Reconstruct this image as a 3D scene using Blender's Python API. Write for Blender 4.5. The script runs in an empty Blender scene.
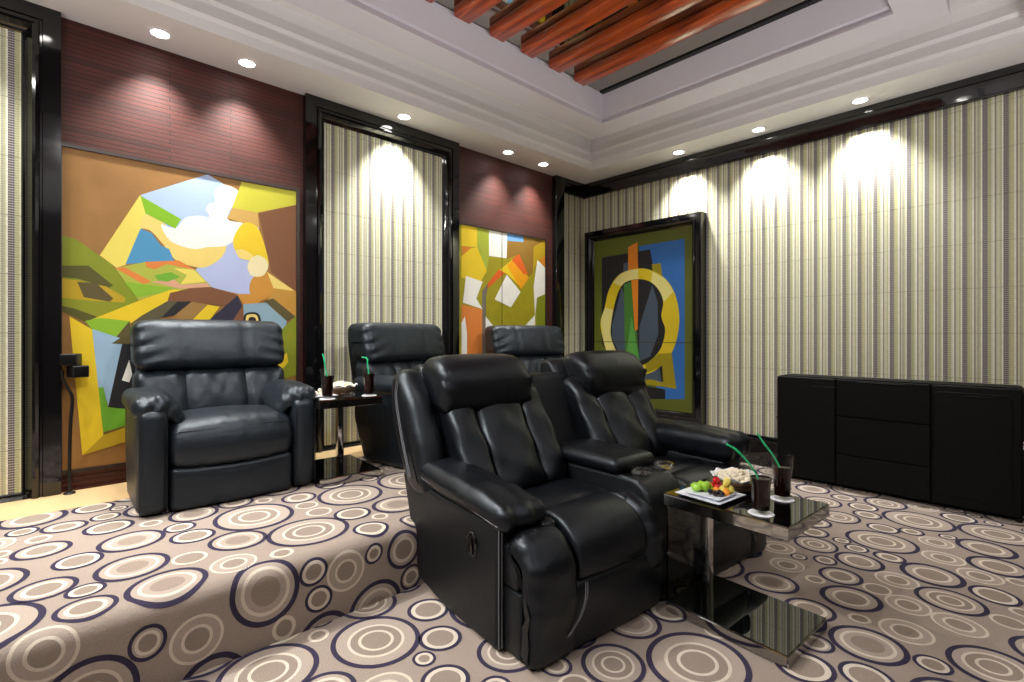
import bpy, bmesh, math, random
from mathutils import Vector, Matrix
from mathutils.geometry import tessellate_polygon
C = bpy.context.scene.collection
PI = math.pi

# ------------------------------------------------------------------ helpers
def lin(c):
    c /= 255.0
    return c / 12.92 if c <= 0.04045 else ((c + 0.055) / 1.055) ** 2.4

def rgb(r, g, b):
    return (lin(r), lin(g), lin(b), 1.0)

class N:
    """small node-tree builder"""
    def __init__(self, name):
        self.m = bpy.data.materials.new(name)
        self.m.use_nodes = True
        self.t = self.m.node_tree
        self.bsdf = self.t.nodes['Principled BSDF']
    def add(self, typ, **kw):
        n = self.t.nodes.new(typ)
        for k, v in kw.items():
            if k in n.inputs.keys():
                n.inputs[k].default_value = v
            else:
                setattr(n, k, v)
        return n
    def link(self, a, b):
        self.t.links.new(a, b)
    def val(self, key, v):
        self.bsdf.inputs[key].default_value = v
    def math(self, op, a, b=None, clamp=False):
        n = self.t.nodes.new('ShaderNodeMath'); n.operation = op; n.use_clamp = clamp
        for i, x in enumerate((a, b)):
            if x is None: continue
            if isinstance(x, (int, float)): n.inputs[i].default_value = x
            else: self.link(x, n.inputs[i])
        return n.outputs[0]
    def mix(self, fac, a, b, mode='MIX'):
        n = self.t.nodes.new('ShaderNodeMix'); n.data_type = 'RGBA'; n.blend_type = mode
        for s, x in ((n.inputs[0], fac), (n.inputs[6], a), (n.inputs[7], b)):
            if isinstance(x, (int, float)): s.default_value = x
            elif isinstance(x, tuple): s.default_value = x
            else: self.link(x, s)
        return n.outputs[2]
    def coords(self):
        tc = self.t.nodes.new('ShaderNodeTexCoord')
        return tc.outputs['Object']
    def bump(self, h, strength, dist=0.01):
        b = self.t.nodes.new('ShaderNodeBump')
        b.inputs['Strength'].default_value = strength
        b.inputs['Distance'].default_value = dist
        self.link(h, b.inputs['Height'])
        self.link(b.outputs[0], self.bsdf.inputs['Normal'])
        return b

def plain(name, col, rough=0.5, metal=0.0, spec=0.5, noise=0.0, nscale=8.0, bump=0.0, bscale=60.0, coat=0.0):
    n = N(name)
    n.val('Roughness', rough); n.val('Metallic', metal); n.val('Specular IOR Level', spec)
    if coat:
        n.val('Coat Weight', coat); n.val('Coat Roughness', 0.05)
    co = n.coords()
    if noise:
        t = n.add('ShaderNodeTexNoise', Scale=nscale, Detail=4.0)
        n.link(co, t.inputs['Vector'])
        f = n.math('MULTIPLY', t.outputs['Fac'], noise)
        dark = tuple(x * 0.55 for x in col[:3]) + (1.0,)
        n.link(n.mix(f, col, dark), n.bsdf.inputs['Base Color'])
    else:
        n.val('Base Color', col)
    if bump:
        t = n.add('ShaderNodeTexNoise', Scale=bscale, Detail=3.0)
        n.link(co, t.inputs['Vector'])
        n.bump(t.outputs['Fac'], bump, 0.004)
    return n.m

def leather(name, col, rough=0.36, wr=0.5, scale=9.0):
    n = N(name)
    n.val('Base Color', col); n.val('Roughness', rough); n.val('Specular IOR Level', 0.5); n.val('Specular Tint', (0.80, 0.90, 1.0, 1))
    co = n.coords()
    a = n.add('ShaderNodeTexNoise', Scale=scale, Detail=3.0, Roughness=0.55, Distortion=0.35)
    n.link(co, a.inputs['Vector'])
    b = n.add('ShaderNodeTexVoronoi', Scale=260.0)
    n.link(co, b.inputs['Vector'])
    h = n.math('ADD', n.math('MULTIPLY', a.outputs['Fac'], 1.0), n.math('MULTIPLY', b.outputs['Distance'], 0.045))
    n.bump(h, wr, 0.03)
    r = n.math('ADD', n.math('MULTIPLY', a.outputs['Fac'], 0.18), rough - 0.09)
    n.link(r, n.bsdf.inputs['Roughness'])
    return n.m

def glass(name, col=(1, 1, 1, 1), rough=0.0, ior=1.45):
    n = N(name)
    n.val('Base Color', col); n.val('Roughness', rough); n.val('IOR', ior)
    n.val('Transmission Weight', 1.0)
    return n.m

def emit(name, col, s):
    n = N(name)
    n.val('Base Color', col); n.val('Emission Color', col); n.val('Emission Strength', s)
    return n.m

def obj(name, bm, mats, parent=None, smooth=True, angle=None, recalc=True):
    if recalc:
        bmesh.ops.recalc_face_normals(bm, faces=bm.faces[:])
    me = bpy.data.meshes.new(name)
    bm.to_mesh(me); bm.free()
    if not isinstance(mats, (list, tuple)): mats = [mats]
    for m in mats: me.materials.append(m)
    if smooth:
        for p in me.polygons: p.use_smooth = True
        me.set_sharp_from_angle(angle=math.radians(angle if angle else 45))
    o = bpy.data.objects.new(name, me); C.objects.link(o)
    if parent: o.parent = parent
    return o

def tag(o, label, cat, group=None):
    o['label'] = label; o['category'] = cat
    if group: o['group'] = group
    return o

def thing(name, label, cat, loc=(0, 0, 0), rz=0.0, group=None):
    o = bpy.data.objects.new(name, None); C.objects.link(o)
    o.empty_display_size = 0.1
    o.location = loc; o.rotation_euler = (0, 0, rz)
    return tag(o, label, cat, group)

def struct(name, bm, m, parent=None, **kw):
    o = obj(name, bm, m, parent, **kw)
    if not parent: o['kind'] = 'structure'
    return o

def children(o):
    return [x for x in list(C.objects) if x.parent == o]

def dup(root, loc, rz, label, group=None):
    r = root.copy(); C.objects.link(r); r.location = loc; r.rotation_euler = (0, 0, rz)
    r['label'] = label
    if group: r['group'] = group
    for ch in children(root):
        c = ch.copy(); C.objects.link(c); c.parent = r
        for g in children(ch):
            d = g.copy(); C.objects.link(d); d.parent = c
    return r

# ---- shapes
def box(bm, lo, hi, bev=0.0, seg=2, mi=0):
    x0, y0, z0 = lo; x1, y1, z1 = hi
    vs = [bm.verts.new(p) for p in ((x0,y0,z0),(x1,y0,z0),(x1,y1,z0),(x0,y1,z0),(x0,y0,z1),(x1,y0,z1),(x1,y1,z1),(x0,y1,z1))]
    fs = [bm.faces.new([vs[i] for i in f]) for f in ((0,3,2,1),(4,5,6,7),(0,1,5,4),(1,2,6,5),(2,3,7,6),(3,0,4,7))]
    for f in fs: f.material_index = mi
    if bev > 0:
        es = list({e for f in fs for e in f.edges})
        bmesh.ops.bevel(bm, geom=es, offset=bev, segments=seg, profile=0.5, affect='EDGES', clamp_overlap=True)

def bx(lo, hi, bev=0.0, seg=2):
    bm = bmesh.new(); box(bm, lo, hi, bev, seg); return bm

def cush(bm, c, s, r, puff=(0, 0, 0), fn=None, core=8, k=4, mi=0):
    """rounded, bulging cushion: centre c, full size s, edge radius r"""
    hs = [x / 2 for x in s]
    rr = [min(r, h * 0.98) for h in hs]
    ax = []
    for h, q in zip(hs, rr):
        a = h - q
        strip = [a + q * math.tan(PI / 4 * i / k) for i in range(k + 1)]
        ax.append([-t for t in reversed(strip)] + [-a + 2 * a * i / core for i in range(1, core)] + strip)
    cache = {}
    def vert(p):
        key = (round(p[0], 6), round(p[1], 6), round(p[2], 6))
        if key in cache: return cache[key]
        q = [max(-(h - e), min(h - e, v)) for v, h, e in zip(p, hs, rr)]
        d = [(v - w) / e for v, w, e in zip(p, q, rr)]
        L = math.sqrt(sum(x * x for x in d)) or 1.0
        o = [w + e * x / L for w, x, e in zip(q, d, rr)]
        u = [v / h for v, h in zip(o, hs)]
        o[0] += puff[0] * u[0] * (1 - u[1] ** 2) * (1 - u[2] ** 2)
        o[1] += puff[1] * u[1] * (1 - u[0] ** 2) * (1 - u[2] ** 2)
        o[2] += puff[2] * u[2] * (1 - u[0] ** 2) * (1 - u[1] ** 2)
        P = Vector((o[0] + c[0], o[1] + c[1], o[2] + c[2]))
        if fn: P = fn(P)
        cache[key] = bm.verts.new(P)
        return cache[key]
    for a in range(3):
        b, d = (a + 1) % 3, (a + 2) % 3
        for sgn in (-1, 1):
            for i in range(len(ax[b]) - 1):
                for j in range(len(ax[d]) - 1):
                    q = []
                    for ii, jj in ((i, j), (i + 1, j), (i + 1, j + 1), (i, j + 1)):
                        p = [0, 0, 0]; p[a] = sgn * hs[a]; p[b] = ax[b][ii]; p[d] = ax[d][jj]
                        q.append(vert(p))
                    if sgn < 0: q.reverse()
                    try:
                        f = bm.faces.new(q); f.material_index = mi
                    except ValueError:
                        pass

def catmull(pts, n=6, closed=True):
    out = []; L = len(pts)
    rng = range(L) if closed else range(L - 1)
    for i in rng:
        if closed: p0, p1, p2, p3 = pts[i - 1], pts[i], pts[(i + 1) % L], pts[(i + 2) % L]
        else: p0, p1, p2, p3 = pts[max(i - 1, 0)], pts[i], pts[i + 1], pts[min(i + 2, L - 1)]
        for j in range(n):
            t = j / n
            out.append(tuple(0.5 * (2 * b + (c - a) * t + (2 * a - 5 * b + 4 * c - d) * t * t + (3 * b - a - 3 * c + d) * t ** 3)
                             for a, b, c, d in zip(p0, p1, p2, p3)))
    if not closed: out.append(tuple(pts[-1]))
    return out

def loft(bm, prof, y0, y1, r, m=8, k=4, bulge=0.0, fn=None, sm=4, mi=0):
    """closed side profile (x, z) swept along y, its ends rounded over radius r and its middle bulged"""
    P = catmull(prof, sm) if sm else prof
    n = len(P)
    area = sum(P[i][0] * P[(i + 1) % n][1] - P[(i + 1) % n][0] * P[i][1] for i in range(n))
    sg = 1 if area > 0 else -1
    nor = []
    for i in range(n):
        tx, tz = P[(i + 1) % n][0] - P[i - 1][0], P[(i + 1) % n][1] - P[i - 1][1]
        L = math.hypot(tx, tz) or 1
        nor.append((sg * tz / L, -sg * tx / L))
    secs = [(y0 + r * (1 - math.cos(PI / 2 * i / k)), r * (1 - math.sin(PI / 2 * i / k))) for i in range(k + 1)]
    secs += [(y0 + r + (y1 - y0 - 2 * r) * i / m, 0) for i in range(1, m)]
    secs += [(y1 - r * (1 - math.cos(PI / 2 * i / k)), r * (1 - math.sin(PI / 2 * i / k))) for i in range(k, -1, -1)]
    rings = []
    for y, ins in secs:
        v = 2 * (y - y0) / (y1 - y0) - 1
        off = bulge * (1 - v * v) - ins
        ring = []
        for (x, z), (nx, nz) in zip(P, nor):
            q = Vector((x + nx * off, y, z + nz * off))
            if fn: q = fn(q)
            ring.append(bm.verts.new(q))
        rings.append(ring)
    for a, b in zip(rings, rings[1:]):
        for i in range(n):
            f = bm.faces.new((a[i], a[(i + 1) % n], b[(i + 1) % n], b[i])); f.material_index = mi
    for ring in (rings[0], rings[-1]):
        try:
            f = bm.faces.new(ring); f.material_index = mi
        except ValueError: pass

def tube(bm, pts, r, seg=6, closed=False, mi=0):
    pts = [Vector(p) for p in pts]; n = len(pts); rings = []
    up = Vector((0.13, 0.21, 0.97)).normalized()
    for i, p in enumerate(pts):
        if closed: d = pts[(i + 1) % n] - pts[i - 1]
        else: d = pts[min(i + 1, n - 1)] - pts[max(i - 1, 0)]
        d.normalize()
        a = d.cross(up)
        if a.length < 0.05: a = d.cross(Vector((1, 0, 0)))
        a.normalize(); b = d.cross(a)
        rad = r[i] if isinstance(r, (list, tuple)) else r
        rings.append([bm.verts.new(p + (a * math.cos(2 * PI * j / seg) + b * math.sin(2 * PI * j / seg)) * rad) for j in range(seg)])
    idx = range(n) if closed else range(n - 1)
    for i in idx:
        A, B = rings[i], rings[(i + 1) % n]
        for j in range(seg):
            f = bm.faces.new((A[j], A[(j + 1) % seg], B[(j + 1) % seg], B[j])); f.material_index = mi
    if not closed:
        for ring in (rings[0], rings[-1]):
            f = bm.faces.new(ring); f.material_index = mi

def lathe(bm, prof, seg=24, c=(0, 0, 0), mi=0):
    rings = []
    for r, z in prof:
        if r < 1e-6: rings.append([bm.verts.new((c[0], c[1], c[2] + z))])
        else: rings.append([bm.verts.new((c[0] + r * math.cos(2 * PI * j / seg), c[1] + r * math.sin(2 * PI * j / seg), c[2] + z)) for j in range(seg)])
    for A, B in zip(rings, rings[1:]):
        for j in range(seg):
            k = (j + 1) % seg
            if len(A) == 1 and len(B) == 1: continue
            if len(A) == 1: f = bm.faces.new((A[0], B[j], B[k]))
            elif len(B) == 1: f = bm.faces.new((A[j], A[k], B[0]))
            else: f = bm.faces.new((A[j], A[k], B[k], B[j]))
            f.material_index = mi

def blob(bm, c, s, seed=0, amp=0.12, sub=2, mi=0):
    rnd = random.Random(seed)
    g = bmesh.ops.create_icosphere(bm, subdivisions=sub, radius=1.0)
    ph = [rnd.uniform(0, 6.3) for _ in range(3)]; fr = [rnd.uniform(1.5, 3.2) for _ in range(3)]
    R = Matrix.Rotation(rnd.uniform(0, 6.3), 3, Vector((rnd.uniform(-1, 1), rnd.uniform(-1, 1), rnd.uniform(-1, 1))).normalized())
    for v in g['verts']:
        p = v.co.copy()
        k = 1 + amp * (math.sin(fr[0] * p.x * 2 + ph[0]) + math.sin(fr[1] * p.y * 2 + ph[1]) + math.sin(fr[2] * p.z * 2 + ph[2])) / 2
        p = R @ Vector((p.x * k * s[0], p.y * k * s[1], p.z * k * s[2]))
        v.co = p + Vector(c)
    for f in {f for v in g['verts'] for f in v.link_faces}: f.material_index = mi

# ------------------------------------------------------------------ materials
M = {}
M['leather_single'] = leather('slate_black_leather', rgb(20, 25, 31), 0.42, 0.20, 9.0)
M['leather_sofa'] = leather('deep_black_leather', rgb(7, 9, 14), 0.38, 0.14, 8.0)
M['leather_flat'] = leather('plain_black_leather', rgb(7, 8, 11), 0.46, 0.05, 5.0)
M['stitch'] = plain('grey_stitching', rgb(120, 122, 128), 0.7)
M['gloss_black'] = plain('gloss_black_lacquer', rgb(14, 14, 16), 0.07, 0.0, 0.6)
M['gloss_valance'] = plain('gloss_black_valance', rgb(16, 16, 17), 0.06, 0.0, 0.8, bump=0.22, bscale=7.0)
M['satin_black'] = plain('satin_black', rgb(16, 16, 18), 0.42, 0.0, 0.4)
M['cabinet'] = plain('black_cabinet_finish', rgb(8, 8, 9), 0.6, 0.0, 0.15)
M['ceiling'] = plain('white_ceiling_paint', rgb(232, 229, 229), 0.75)
M['ceiling_lilac'] = plain('pale_lilac_paint', rgb(220, 216, 226), 0.75)
M['mirror_dark'] = plain('dark_mirror_glass', (0.42, 0.40, 0.33, 1), 0.03, 1.0)
M['mirror'] = plain('mirror_steel', (0.78, 0.77, 0.74, 1), 0.06, 1.0)
M['chrome'] = plain('chrome', (0.62, 0.62, 0.63, 1), 0.12, 1.0)
M['black_glass'] = plain('black_glass', rgb(6, 7, 7), 0.02, 0.0, 0.9)
M['glass'] = glass('clear_glass')
def thin_glass(name, tint=(1, 1, 1, 1), blend=0.07):
    n = N(name); t = n.t
    tr = t.nodes.new('ShaderNodeBsdfTransparent'); tr.inputs[0].default_value = tint
    gl = t.nodes.new('ShaderNodeBsdfGlossy'); gl.inputs['Roughness'].default_value = 0.02
    fr = t.nodes.new('ShaderNodeLayerWeight'); fr.inputs['Blend'].default_value = blend
    mx = t.nodes.new('ShaderNodeMixShader')
    n.link(fr.outputs['Facing'], mx.inputs[0]); n.link(tr.outputs[0], mx.inputs[1]); n.link(gl.outputs[0], mx.inputs[2])
    n.link(mx.outputs[0], t.nodes['Material Output'].inputs[0])
    return n.m
M['tumbler'] = thin_glass('thin_clear_glass', (0.97, 0.98, 0.98, 1))
M['cut_glass'] = thin_glass('cut_clear_glass', (0.95, 0.96, 0.97, 1), 0.42)
M['rim'] = plain('smoked_mirror_rim', (0.36, 0.355, 0.34, 1), 0.06, 1.0)
M['sheet_glass'] = glass('sheet_glass', (0.86, 0.90, 0.88, 1), 0.0, 1.2)
M['cola'] = plain('cola', rgb(24, 8, 6), 0.10, 0.0, 0.2)
M['straw'] = plain('green_straw', rgb(36, 206, 134), 0.35)
M['paper'] = plain('white_paper', rgb(235, 235, 238), 0.7)
M['porcelain'] = plain('white_porcelain', rgb(232, 236, 245), 0.2)
M['popcorn'] = plain('popcorn_cream', rgb(245, 235, 212), 0.8, noise=0.5, nscale=60)
M['wicker'] = plain('brown_wicker', rgb(110, 80, 50), 0.6, noise=0.8, nscale=70)
M['sand'] = plain('sand_carpet', rgb(222, 188, 138), 0.95, noise=0.35, nscale=3.0, bump=0.4, bscale=300)
M['plain_wall'] = plain('taupe_wall_paint', rgb(84, 76, 70), 0.8)
M['lens'] = emit('lamp_lens', (1.0, 0.97, 0.92, 1), 14.0)

# carpet yarns
def yarn(name, col):
    n = N(name)
    n.val('Roughness', 0.95); n.val('Specular IOR Level', 0.1)
    co = n.coords()
    a = n.add('ShaderNodeTexNoise', Scale=2.2, Detail=3.0); n.link(co, a.inputs['Vector'])
    b = n.add('ShaderNodeTexNoise', Scale=190.0, Detail=2.0); n.link(co, b.inputs['Vector'])
    f = n.math('ADD', n.math('MULTIPLY', a.outputs['Fac'], 0.25), n.math('MULTIPLY', b.outputs['Fac'], 0.45))
    dark = tuple(x * 0.5 for x in col[:3]) + (1.0,)
    n.link(n.mix(f, col, dark), n.bsdf.inputs['Base Color'])
    n.bump(b.outputs['Fac'], 0.6, 0.006)
    return n.m
M['yarn_base'] = yarn('taupe_yarn', rgb(178, 163, 151))
M['yarn_navy'] = yarn('navy_yarn', rgb(68, 62, 84))
M['yarn_cream'] = yarn('cream_yarn', rgb(234, 222, 206))
M['yarn_light'] = yarn('light_taupe_yarn', rgb(192, 177, 164))
M['yarn_mid'] = yarn('grey_taupe_yarn', rgb(166, 151, 138))
YARNS = [M['yarn_base'], M['yarn_navy'], M['yarn_cream'], M['yarn_light'], M['yarn_mid']]

# striped mosaic wall covering: columns of small tiles along one horizontal axis
def mosaic(name, axis, shift=0.0):
    n = N(name)
    n.val('Roughness', 0.42); n.val('Specular IOR Level', 0.45)
    sp = n.add('ShaderNodeSeparateXYZ'); n.link(n.coords(), sp.inputs[0])
    u = n.math('ADD', sp.outputs[axis], 40.0 + shift); z = sp.outputs[2]
    W = 0.0088; PER = 24 * W; WZ = 0.0135
    up = n.math('FRACT', n.math('DIVIDE', u, PER))
    cr = n.add('ShaderNodeValToRGB'); r = cr.color_ramp; r.interpolation = 'CONSTANT'
    D = rgb(84, 76, 86); D2 = rgb(76, 74, 92); O = rgb(172, 176, 116); O2 = rgb(186, 190, 138)
    Wh = rgb(246, 248, 232); P = rgb(214, 217, 180); G = rgb(164, 162, 142); Br = rgb(128, 112, 104); Y = rgb(200, 194, 130)
    cols = [D, D, D2, O, O, P, Wh, Br, P, P, O2, Wh, D2, D, D, O, Y, O2, Wh, Br, P, G, O2, Wh]
    while len(r.elements) < len(cols): r.elements.new(0.5)
    for i, c in enumerate(cols):
        r.elements[i].position = i / 24.0; r.elements[i].color = c
    n.link(up, cr.inputs[0])
    fu = n.math('FRACT', n.math('DIVIDE', u, W)); fz = n.math('FRACT', n.math('DIVIDE', z, WZ))
    gu = n.math('GREATER_THAN', fu, 0.86); gz = n.math('GREATER_THAN', fz, 0.74)
    g = n.math('MAXIMUM', n.math('MULTIPLY', gu, 0.55), n.math('MULTIPLY', gz, 0.75))
    c = n.mix(g, cr.outputs[0], rgb(214, 210, 192))
    # tile-to-tile shade
    cell = n.add('ShaderNodeTexWhiteNoise'); cell.noise_dimensions = '2D'
    cb = n.add('ShaderNodeCombineXYZ')
    n.link(n.math('FLOOR', n.math('DIVIDE', u, W)), cb.inputs[0]); n.link(n.math('FLOOR', n.math('DIVIDE', z, WZ)), cb.inputs[1])
    n.link(cb.outputs[0], cell.inputs['Vector'])
    c = n.mix(n.math('MULTIPLY', cell.outputs['Value'], 0.16), c, rgb(120, 112, 104))
    # sheet joints
    j = n.math('LESS_THAN', n.math('FRACT', n.math('DIVIDE', n.math('ADD', z, 0.07), 0.32)), 0.012)
    c = n.mix(n.math('MULTIPLY', j, 0.5), c, rgb(90, 84, 76))
    n.link(c, n.bsdf.inputs['Base Color'])
    h = n.math('SUBTRACT', n.math('MULTIPLY', cell.outputs['Value'], 0.4), n.math('MAXIMUM', gu, gz))
    n.bump(h, 0.35, 0.002)
    return n.m
M['mosaic_x'] = mosaic('striped_mosaic_right', 0)
M['mosaic_y'] = mosaic('striped_mosaic_left', 1, 0.05)

def slate_brick():
    n = N('dark_red_strip_brick')
    n.val('Roughness', 0.6)
    sp = n.add('ShaderNodeSeparateXYZ'); n.link(n.coords(), sp.inputs[0])
    cb = n.add('ShaderNodeCombineXYZ'); n.link(sp.outputs[1], cb.inputs[0]); n.link(sp.outputs[2], cb.inputs[1])
    b = n.add('ShaderNodeTexBrick'); b.offset = 0.37
    n.link(cb.outputs[0], b.inputs['Vector'])
    for k, v in (('Color1', rgb(92, 36, 24)), ('Color2', rgb(70, 27, 18)), ('Mortar', rgb(26, 14, 12)), ('Scale', 1.0), ('Mortar Size', 0.0026),
                 ('Mortar Smooth', 0.2), ('Brick Width', 0.95), ('Row Height', 0.027)):
        b.inputs[k].default_value = v
    t = n.add('ShaderNodeTexNoise', Scale=14.0, Detail=5.0); n.link(n.coords(), t.inputs['Vector'])
    n.link(n.mix(n.math('MULTIPLY', t.outputs['Fac'], 0.5), b.outputs['Color'], rgb(48, 21, 16)), n.bsdf.inputs['Base Color'])
    h = n.math('SUBTRACT', n.math('MULTIPLY', t.outputs['Fac'], 0.3), b.outputs['Fac'])
    n.bump(h, 0.7, 0.006)
    return n.m
M['brick'] = slate_brick()

def wood_beam():
    n = N('varnished_orange_wood')
    n.val('Roughness', 0.28); n.val('Coat Weight', 0.5); n.val('Coat Roughness', 0.12)
    mp = n.add('ShaderNodeMapping'); mp.inputs['Scale'].default_value = (1.2, 14, 14)
    n.link(n.coords(), mp.inputs[0])
    t = n.add('ShaderNodeTexNoise', Scale=2.0, Detail=6.0, Distortion=0.6); n.link(mp.outputs[0], t.inputs['Vector'])
    cr = n.add('ShaderNodeValToRGB'); r = cr.color_ramp
    r.elements[0].position = 0.3; r.elements[0].color = rgb(104, 30, 16)
    r.elements[1].position = 0.7; r.elements[1].color = rgb(204, 88, 28)
    n.link(t.outputs['Fac'], cr.inputs[0]); n.link(cr.outputs[0], n.bsdf.inputs['Base Color'])
    n.bump(t.outputs['Fac'], 0.1, 0.004)
    return n.m
M['beam'] = wood_beam()
# ------------------------------------------------------------------ the room
WL, WR, WF, WU = 54.0, 92.0, 73.0, 84.0     # lamp watts: brick side, striped side, added unseen downlights, added uplighters
XL, YR, XR, YB, H = -3.85, 4.82, 2.4, -2.4, 3.02
HP = 0.30                     # raised floor along the left wall
def slab(name, lo, hi, m, bev=0.0): return struct(name, bx(lo, hi, bev), m, smooth=bev > 0)

# ---- carpets with rings: flat pattern (s, y) laid on a profile
def pack(s0, s1, y0, y1, seed, avoid=None):
    rnd = random.Random(seed); cs = []; cell = {}
    def free(x, y, r, gap):
        for i in range(int((x - 0.5) // 0.25), int((x + 0.5) // 0.25) + 1):
            for j in range(int((y - 0.5) // 0.25), int((y + 0.5) // 0.25) + 1):
                for (a, b, q) in cell.get((i, j), ()):
                    if (a - x) ** 2 + (b - y) ** 2 < (q + r + gap) ** 2: return False
        return True
    A = (s1 - s0) * (y1 - y0)
    for (r0, r1, tries, gap) in ((0.165, 0.19, 14, 0.0), (0.112, 0.135, 400, -0.006), (0.082, 0.098, 700, -0.006), (0.056, 0.073, 1200, -0.004), (0.040, 0.048, 500, 0.002)):
        lim = {0.165: 1.15, 0.112: 7.5, 0.082: 11.0, 0.056: 22.0, 0.040: 10.0}[r0] * A
        got = 0
        for _ in range(int(tries * A)):
            if got >= lim: break
            x, y, r = rnd.uniform(s0 - 0.1, s1 + 0.1), rnd.uniform(y0 - 0.1, y1 + 0.1), rnd.uniform(r0, r1)
            if free(x, y, r, gap):
                cs.append((x, y, r)); cell.setdefault((int(x // 0.25), int(y // 0.25)), []).append((x, y, r)); got += 1
    return cs

def ring_bands(r, rnd):
    """(outer fraction, yarn) from outside in"""
    if r > 0.15:  return [(1.0, 1), (0.885, 3), (0.64, 2), (0.57, 4), (0.40, 2), (0.33, 4)]
    if r > 0.105:
        return rnd.choice([[(1.0, 1), (0.82, 3), (0.60, 2), (0.49, 4)], [(1.0, 1), (0.855, 3), (0.66, 2), (0.58, 4), (0.38, 2), (0.30, 4)], [(1.0, 1), (0.845, 3), (0.70, 2), (0.60, 3), (0.42, 4)]])
    if r > 0.08:  return rnd.choice([[(1.0, 1), (0.82, 3), (0.66, 2), (0.50, 4)], [(1.0, 1), (0.82, 2), (0.62, 4)], [(1.0, 2), (0.88, 3), (0.58, 2), (0.46, 4)]])
    if r > 0.052: return rnd.choice([[(1.0, 1), (0.79, 2), (0.56, 4)], [(1.0, 1), (0.79, 3), (0.66, 2), (0.48, 4)], [(1.0, 2), (0.80, 4)]])
    return rnd.choice([[(1.0, 1), (0.76, 2), (0.48, 4)], [(1.0, 2), (0.68, 4)]])

def carpet(name, place, s_vals, y0, y1, seed, smin, smax):
    bm = bmesh.new()
    a = [bm.verts.new(place(s, y0, 0)) for s in s_vals]; b = [bm.verts.new(place(s, y1, 0)) for s in s_vals]
    for i in range(len(s_vals) - 1): bm.faces.new((a[i], a[i + 1], b[i + 1], b[i]))
    rnd = random.Random(seed + 5)
    cl = lambda s: min(smax, max(smin, s)); cy = lambda y: min(y1, max(y0, y))
    for (x, y, r) in pack(smin, smax, y0, y1, seed):
        if x + r < smin or x - r > smax or y + r < y0 or y - r > y1: continue
        bands = ring_bands(r, rnd); seg = 80 if r > 0.1 else 44
        ph = rnd.uniform(0, 6); wob = rnd.uniform(0.0, 0.05)
        def ring(fr):
            out = []
            for j in range(seg):
                t = 2 * PI * j / seg
                q = r * fr * (1 + wob * math.sin(2 * t + ph))
                out.append(bm.verts.new(place(cl(x + q * math.cos(t)), cy(y + q * math.sin(t)), 0.0014)))
            return out
        prev = None; pm = 0
        steps = []
        full = bands + [(0.12, None)]
        for (fa, ma), (fb, mb) in zip(full, full[1:]):
            k = max(1, int(math.ceil((fa - fb) * r / 0.012))) if smin == 0.0 and x + r > L1 - 0.02 else 1
            steps += [(fa + (fb - fa) * q / k, ma) for q in range(k)]
        for fr, mi in steps + [(0.12, None)]:
            cur = ring(fr)
            if prev:
                for j in range(seg):
                    f = bm.faces.new((prev[j], prev[(j + 1) % seg], cur[(j + 1) % seg], cur[j])); f.material_index = pm
            prev, pm = cur, (mi if mi is not None else pm)
        f = bm.faces.new(prev); f.material_index = pm
    o = struct(name, bm, YARNS, smooth=True, recalc=False)
    return o

RX, RR = -2.05, 0.06         # riser of the raised floor, radius of its nose
SB = -3.45                    # where the sand strip along the wall ends
L1 = (RX - RR) - SB; L2 = RR * PI / 2; L3 = HP - RR
def on_platform(s, y, o):
    if s <= L1: return Vector((SB + s, y, HP + o))
    if s <= L1 + L2:
        t = (s - L1) / RR
        return Vector((RX - RR + (RR + o) * math.sin(t), y, HP - RR + (RR + o) * math.cos(t)))
    return Vector((RX + o, y, HP - RR - (s - L1 - L2)))
sv = [0, L1] + [L1 + L2 * i / 24 for i in range(1, 25)] + [L1 + L2 + L3]
pf = carpet('platform', on_platform, sv, YB, YR, 11, 0.0, L1 + L2 + L3)
fl = carpet('floor', lambda s, y, o: Vector((s, y, o)), [RX, XR], YB, YR, 23, RX, XR)
slab('floor_slab', (XL - 0.1, YB - 0.1, -0.15), (XR + 0.1, YR + 0.1, -0.004), M['plain_wall'])
slab('platform_core', (XL - 0.02, YB, -0.004), (RX - 0.07, YR, HP - 0.006), M['plain_wall'])
slab('trim_1', (XL - 0.02, YB, HP - 0.006), (SB, YR, HP + 0.002), M['sand'])     # sand strip

# ---- walls
def wall_part(name, lo, hi, m): return slab(name, lo, hi, m)
wall_part('wall_left', (XL - 0.12, YB, 0.0), (XL, YR + 0.1, H + 0.6), M['brick'])
wall_part('wall_right', (XL - 0.1, YR, 0.0), (XR, YR + 0.12, H + 0.6), M['mosaic_x'])
wall_part('wall_front', (XR, YB - 0.1, 0.0), (XR + 0.12, YR + 0.1, H + 0.6), M['plain_wall'])
wall_part('wall_back', (XL - 0.1, YB - 0.12, 0.0), (XR, YB, H + 0.6), M['plain_wall'])

# black lacquered bays: outer flat band + inner stepped moulding, mitred, around a mosaic field
def frame_loop(bm, loops, closed_bottom=True, mi=0):
    """loops: list of rectangles (u0, u1, z0, z1, depth) joined in order; plane given by place()"""
    rings = []
    for (u0, u1, z0, z1, d, place) in loops:
        rings.append([bm.verts.new(place(u, z, d)) for u, z in ((u0, z0), (u1, z0), (u1, z1), (u0, z1))])
    for A, B in zip(rings, rings[1:]):
        for j in range(4):
            f = bm.faces.new((A[j], A[(j + 1) % 4], B[(j + 1) % 4], B[j])); f.material_index = mi

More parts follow.
